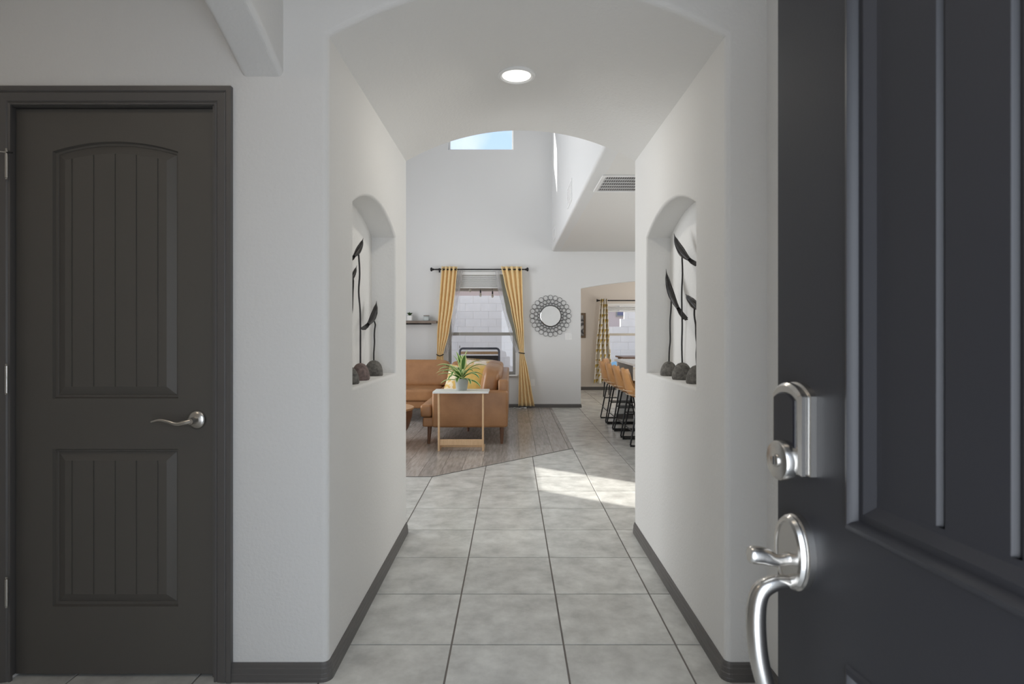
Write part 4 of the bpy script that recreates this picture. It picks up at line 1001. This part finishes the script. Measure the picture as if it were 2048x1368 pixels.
# ------------------------------------------------------------------ island, stools
IX = 1.50; IZ = PZ(717.6, 8.5)
isl = empty('kitchen_island', (IX, 8.5, 0), 0, 'kitchen island with pale stone counter and grey end panel beside the stools', 'island')
MB().box(0, 1.1, -3.6, .0, IZ-.032, IZ).build('countertop', COUNTER, isl, bevel=.006, seg=2)
MB().box(.03, .255, -.10, -.03, .0, IZ-.032).build('end_panel', CABIN, isl, bevel=.003, seg=1)
MB().box(.36, 1.05, -3.5, -.03, .0, IZ-.032).build('cabinet', CABDK, isl, bevel=.003, seg=1)
mb = MB(); mb.box(.022, .262, -.112, -.1, 0, .07); mb.box(.018, .03, -.112, -.02, 0, .07); mb.build('kickboard', TRIM, isl, bevel=.003, seg=1)
def make_stool():
    r_ = empty('bar_stool', (0, 0, 0), 0, 'x', 'stool', 'tan bar stools along the kitchen island')
    # bucket shell: param along path from seat front to back top, and across
    path = catmull([(.205, 0, .505), (.19, 0, .522), (.10, 0, .520), (-.04, 0, .512), (-.14, 0, .525), (-.195, 0, .575), (-.222, 0, .66), (-.245, 0, .76), (-.262, 0, .838)], 4)
    N = 16; vs = []; n = len(path)
    for i, p in enumerate(path):
        t = i/(n-1); hw = .205 if t < .45 else .205-.035*((t-.45)/.55)**1.5
        if t < .06: hw *= .93
        if t > .96: hw *= .86
        # normal of profile
        a = path[max(i-1, 0)]; b = path[min(i+1, n-1)]; d = (b-a).normalized(); nrm = Vector((-d.z, 0, d.x))
        if nrm.z < 0 and t < .4: nrm = -nrm
        if t >= .4 and nrm.x < 0: nrm = -nrm
        side = (.035+.06*math.exp(-((t-.5)/.2)**2))
        for k in range(N+1):
            v = -1+2*k/N; lift = side*abs(v)**3
            vs.append(p+Vector((0, v*hw*(1-.05*abs(v)**4), 0))+nrm*lift)
    me = bpy.data.meshes.new('seat'); M = N+1
    me.from_pydata([tuple(v) for v in vs], [], [(i*M+k, i*M+k+1, (i+1)*M+k+1, (i+1)*M+k) for i in range(n-1) for k in range(N)])
    bm = bmesh.new(); bm.from_mesh(me); bmesh.ops.recalc_face_normals(bm, faces=bm.faces)
    bmesh.ops.solidify(bm, geom=bm.faces[:], thickness=.026)
    bm.to_mesh(me); bm.free(); link_mesh('seat', me, STOOLL, r_, smooth=60)
    # stitched seam across the back
    for zz, xx in ((.600, -.2105), (.556, -.186)):
        MB().tube([(xx-.0215+.085*abs(v)**3, v*.165, zz) for v in [-1+2*i/12 for i in range(13)]], .0028, 6).build('seam', mat('seam_thread', (.75, .6, .42), .8) if 'seam_thread' not in MATS else MATS['seam_thread'], r_)
    for sy in (-.22, .22):
        pts = [(-.09, sy*.55, .515), (-.115, sy*.82, .50), (-.20, sy, .05), (-.205, sy, .022), (-.19, sy, .010), (-.16, sy, .009), (.17, sy, .009), (.20, sy, .010), (.212, sy, .022), (.205, sy, .05), (.125, sy*.82, .50), (.10, sy*.55, .515)]
        MB().tube(pts, .0095, 8).build('side_frame', BLACKM, r_, smooth=60)
        MB().tube([(-.155, sy*.93, .30), (.165, sy*.93, .30)], .007, 8).build('stretcher', BLACKM, r_, smooth=60)
    MB().tube([(-.180, -.205, .165), (-.180, .205, .165)], .007, 8).build('stretcher', BLACKM, r_, smooth=60)
    MB().tube([(.170, -.205, .235), (.170, .205, .235)], .009, 8).build('footrest', BLACKM, r_, smooth=60)
    for sx_ in (-.185, .185):
        for sy in (-.22, .22): MB().box(sx_-.022, sx_+.022, sy-.012, sy+.012, 0, .012).build('foot_pad', RUBBER, r_)
    return r_
st0 = make_stool()
for i, (y, lb) in enumerate([(8.23, 'tan leather bar stool farthest from the hall'), (7.67, 'tan bar stool second from the far end of the island'), (7.11, 'tan bar stool third from the far end of the island'), (6.55, 'sunlit tan bar stool nearest the hall')]):
    o = st0 if i == 0 else copy_tree(st0); o.location = (1.50, y, 0); o['label'] = lb

# ------------------------------------------------------------------ dining room things
dr = empty('curtain_rod', (0, 12.5, PZ(601, 12.5)), 0, 'dark curtain rod above the patterned dining room curtain', 'curtain rod')
MB().tube([(PX(1199, 12.5), 0, 0), (3.9, 0, 0)], .013, 10).build('pole', BLACKM, dr, smooth=40)
MB().lathe([(.013, 0), (.016, -.02), (.03, -.055), (.034, -.062), (0, -.066)], 16, (PX(1199, 12.5), 0, 0), 'x').build('finial', BLACKM, dr, smooth=40)
MB().tube([(1.96, .0, -.01), (1.96, .1, -.01)], .006, 8).build('bracket', BLACKM, dr)
pc = empty('curtain', (0, 0, 0), 0, 'white curtain printed with mustard triangles in the dining room', 'curtain')
curtain_sheet(czr([(597, 1200.5, 1214, .8), (640, 1197, 1216, .9), (690, 1192, 1219, 1), (730, 1190, 1222, 1), (767, 1187, 1225, 1)], 12.48), 3, 12.48, m=PRINT, parent=pc, uv=True, amp=.05)
pf = empty('framed_picture', (PX(1171.5, 12.58)-.17, 12.6, PZ(651, 12.58)), 0, 'narrow brown-framed picture on the dining wall, half behind the arch edge', 'picture')
mb = MB(); a, b = .17, .27; mb.box(-a, a, -.025, 0, -b, -b+.045); mb.box(-a, a, -.025, 0, b-.045, b); mb.box(-a, -a+.045, -.025, 0, -b+.045, b-.045); mb.box(a-.045, a, -.025, 0, -b+.045, b-.045)
mb.build('picture_frame', mat('frame_brown', (.17, .11, .06), .5, var=(60, (.08, .05, .03), .3, .7)), pf, bevel=.004, seg=1)
MB().box(-a+.044, a-.044, -.012, -.002, -b+.044, b-.044).build('print', ART, pf)
dt = empty('dining_table', (2.75, 11.5, 0), 0, 'brown wooden dining table beyond the island', 'table')
MB().box(-.62, 1.0, -.45, .45, .745, .775).build('table_top', DKWOOD, dt, bevel=.005)
for a in (-.54, .92):
    for b in (-.37, .37): MB().box(a-.035, a+.035, b-.035, b+.035, 0, .745).build('leg', DKWOOD, dt, bevel=.004, seg=1)
dc = empty('dining_chair', (2.05, 11.35, 0), math.radians(-25), 'brown dining chair back just behind the farthest bar stool', 'chair')
mb = MB(); superbox(mb, (0, 0, .44), (.22, .21, .035), 6, 8); mb.build('seat', STOOLL, dc, merge=True, smooth=60)
mb = MB(); superbox(mb, (-.20, 0, .575), (.03, .20, .165), 5, 8, Matrix.Rotation(math.radians(-10), 3, 'Y')); mb.build('backrest', STOOLL, dc, merge=True, smooth=60)
for a in (-.18, .18):
    for b in (-.17, .17): MB().tube([(a, b, .42), (a*1.15, b*1.15, 0)], [.018, .011], 8).build('leg', BLACKM, dc, smooth=50)

# ------------------------------------------------------------------ outside
gnd = MB().box(-30, 30, 12.76, 45, -.15, -.06).box(-30, -4.36, -.2, 12.76, -.15, -.06).box(4.61, 30, -.2, 12.76, -.15, -.06).box(-30, 30, -12, -.13, -.15, -.01).box(-4.36, .85, 9.8, 12.76, -.15, -.06)
tag(gnd.build('patio_ground', CONC), 'pale concrete patio outside the windows', 'ground', kind='structure')
gw_ = empty('garden_wall', (0, 15, 0), 0, 'grey-white painted concrete block wall across the patio', 'wall', kind='structure')
bm_ = MB().box(.0014, .3986, -.07, .07, .0014, .1986).mesh('block', bevel=.0025, seg=1); bm_.materials.append(BLOCK)
MB().box(-4.2, 1.4, -.06, .06, -.06, 2.19).box(1.4, 2.9, -.06, .06, -.06, 1.39).box(2.9, 5.6, -.06, .06, -.06, 2.19).build('mortar', BLOCK, gw_)
for row in range(11):
    xo = -.2 if row % 2 else 0
    for c in range(24):
        x = -4.2+c*.4+xo
        if row >= 7 and 1.35 < x+.2 < 2.95: continue
        if x > 5.3: continue
        o = bpy.data.objects.new('concrete_block', bm_); COL.objects.link(o); o.parent = gw_; o.location = (x, 0, row*.2+random.uniform(-.0006, .0006))
nh = empty('neighbour_house', (2, 22, 0), 0, 'pinkish stucco neighbouring house above the garden wall', 'house')
MB().box(-12, 8, 0, 8, -.06, 3.2).build('wall', STUCCO, nh)
MB().add([(-12.6, -.5, 3.1), (8.6, -.5, 3.1), (8.6, 8.5, 3.1), (-12.6, 8.5, 3.1), (-12, 4, 4.0), (8, 4, 4.0)], [(0, 1, 5, 4), (2, 3, 4, 5), (1, 2, 5), (3, 0, 4), (0, 3, 2, 1)]).build('roof', ROOFM, nh)
wn = MB().box(1.95, 2.75, -.05, 0, 1.85, 2.4).build('window', MATS['window_frame'], nh); MB().box(2.0, 2.7, -.07, -.05, 1.9, 2.35).build('pane', mat('neighbour_pane', (.12, .12, .22), .2), wn)
pt = empty('patio_cover', (-2.1, 12.9, 0), 0, 'tan patio cover beam with hanging string light bulbs', 'patio cover')
MB().box(-2.9, 2.9, -.08, .08, 2.17, 2.42).build('beam', BEAMT, pt, bevel=.008, seg=1)
MB().box(-2.95, 2.95, -3.08, .3, 2.46, 2.56).build('roof_deck', BEAMT, pt)
for x in (-2.8, 2.85): MB().box(x-.07, x+.07, -.07, .07, -.06, 2.17).build('post', BEAMT, pt, bevel=.006, seg=1)
for q in range(10): MB().box(-2.85+q*.62, -2.80+q*.62, -3.05, -.08, 2.36, 2.46).build('rafter', BEAMT, pt)
sl_ = empty('string_light', (0, 12.7, 0), 0, 'string of clear bulbs hanging under the patio cover outside the window', 'string light')
MB().tube([(-1.6+i*.1, 0, 2.34+.02*math.sin(i*.9)) for i in range(20)], .004, 6).build('wire', BLACKM, sl_)
for px, py in ((940, 577), (961, 586), (985, 588)):
    x, z = PX(px, 12.7), PZ(py, 12.7)
    c = MB().tube([(x, 0, 2.34), (x, 0, z+.03)], .004, 6).tube([(x, 0, z+.06), (x, 0, z)], .017, 10).build('bulb_socket', BLACKM, sl_)
    MB().lathe([(0, -.085), (.018, -.075), (.028, -.05), (.024, -.02), (.014, 0)], 14, (x, 0, z)).build('bulb', BULBM, c, smooth=60)
# patio bench seen through the window
pb = empty('patio_bench', (PX(959, 11.5), 11.5, -.06), 0, 'dark wicker patio loveseat with a wooden top rail outside the window', 'bench')
bw_, bt = .39, .06+PZ(697, 11.5)
pts = [(-bw_, 0, .05)]+[(-bw_+.06-.06*math.cos(PI/2*i/5), 0, bt-.06+.06*math.sin(PI/2*i/5)) for i in range(6)]+[(bw_-.06+.06*math.sin(PI/2*i/5), 0, bt-.06+.06*math.cos(PI/2*i/5)) for i in range(6)]+[(bw_, 0, .05)]
MB().tube(pts, .022, 10).build('frame', mat('blue_grey_metal', (.12, .13, .17), .35, .4), pb, smooth=50)
MB().box(-bw_+.02, bw_-.02, -.012, .012, .30, bt-.14).build('back_panel', WICKER, pb)
MB().box(-bw_+.02, bw_-.02, -.018, .018, bt-.115, bt-.06).build('top_rail', LTWOOD, pb, bevel=.004, seg=1)
MB().box(-bw_, bw_, .02, .55, .30, .40).build('seat', WICKER, pb, bevel=.02)
for x in (-bw_+.03, bw_-.03): MB().box(x-.02, x+.02, .48, .53, 0.0, .30).build('leg', WICKER, pb)
for x in (-bw_, bw_): MB().box(x-.02, x+.02, -.02, .02, 0.0, .06).build('leg', WICKER, pb)
ball = MB(); superbox(ball, (0, 0, 0), (.30, .30, .30), 2, 14)
o = ball.build('garden_ball', BLUEB, merge=True, smooth=80); o.location = (PX(1234, 14.3), 14.3, .30-.06+.30); tag(o, 'pale blue ball outside the dining room window', 'ball')
o.location.z = .24
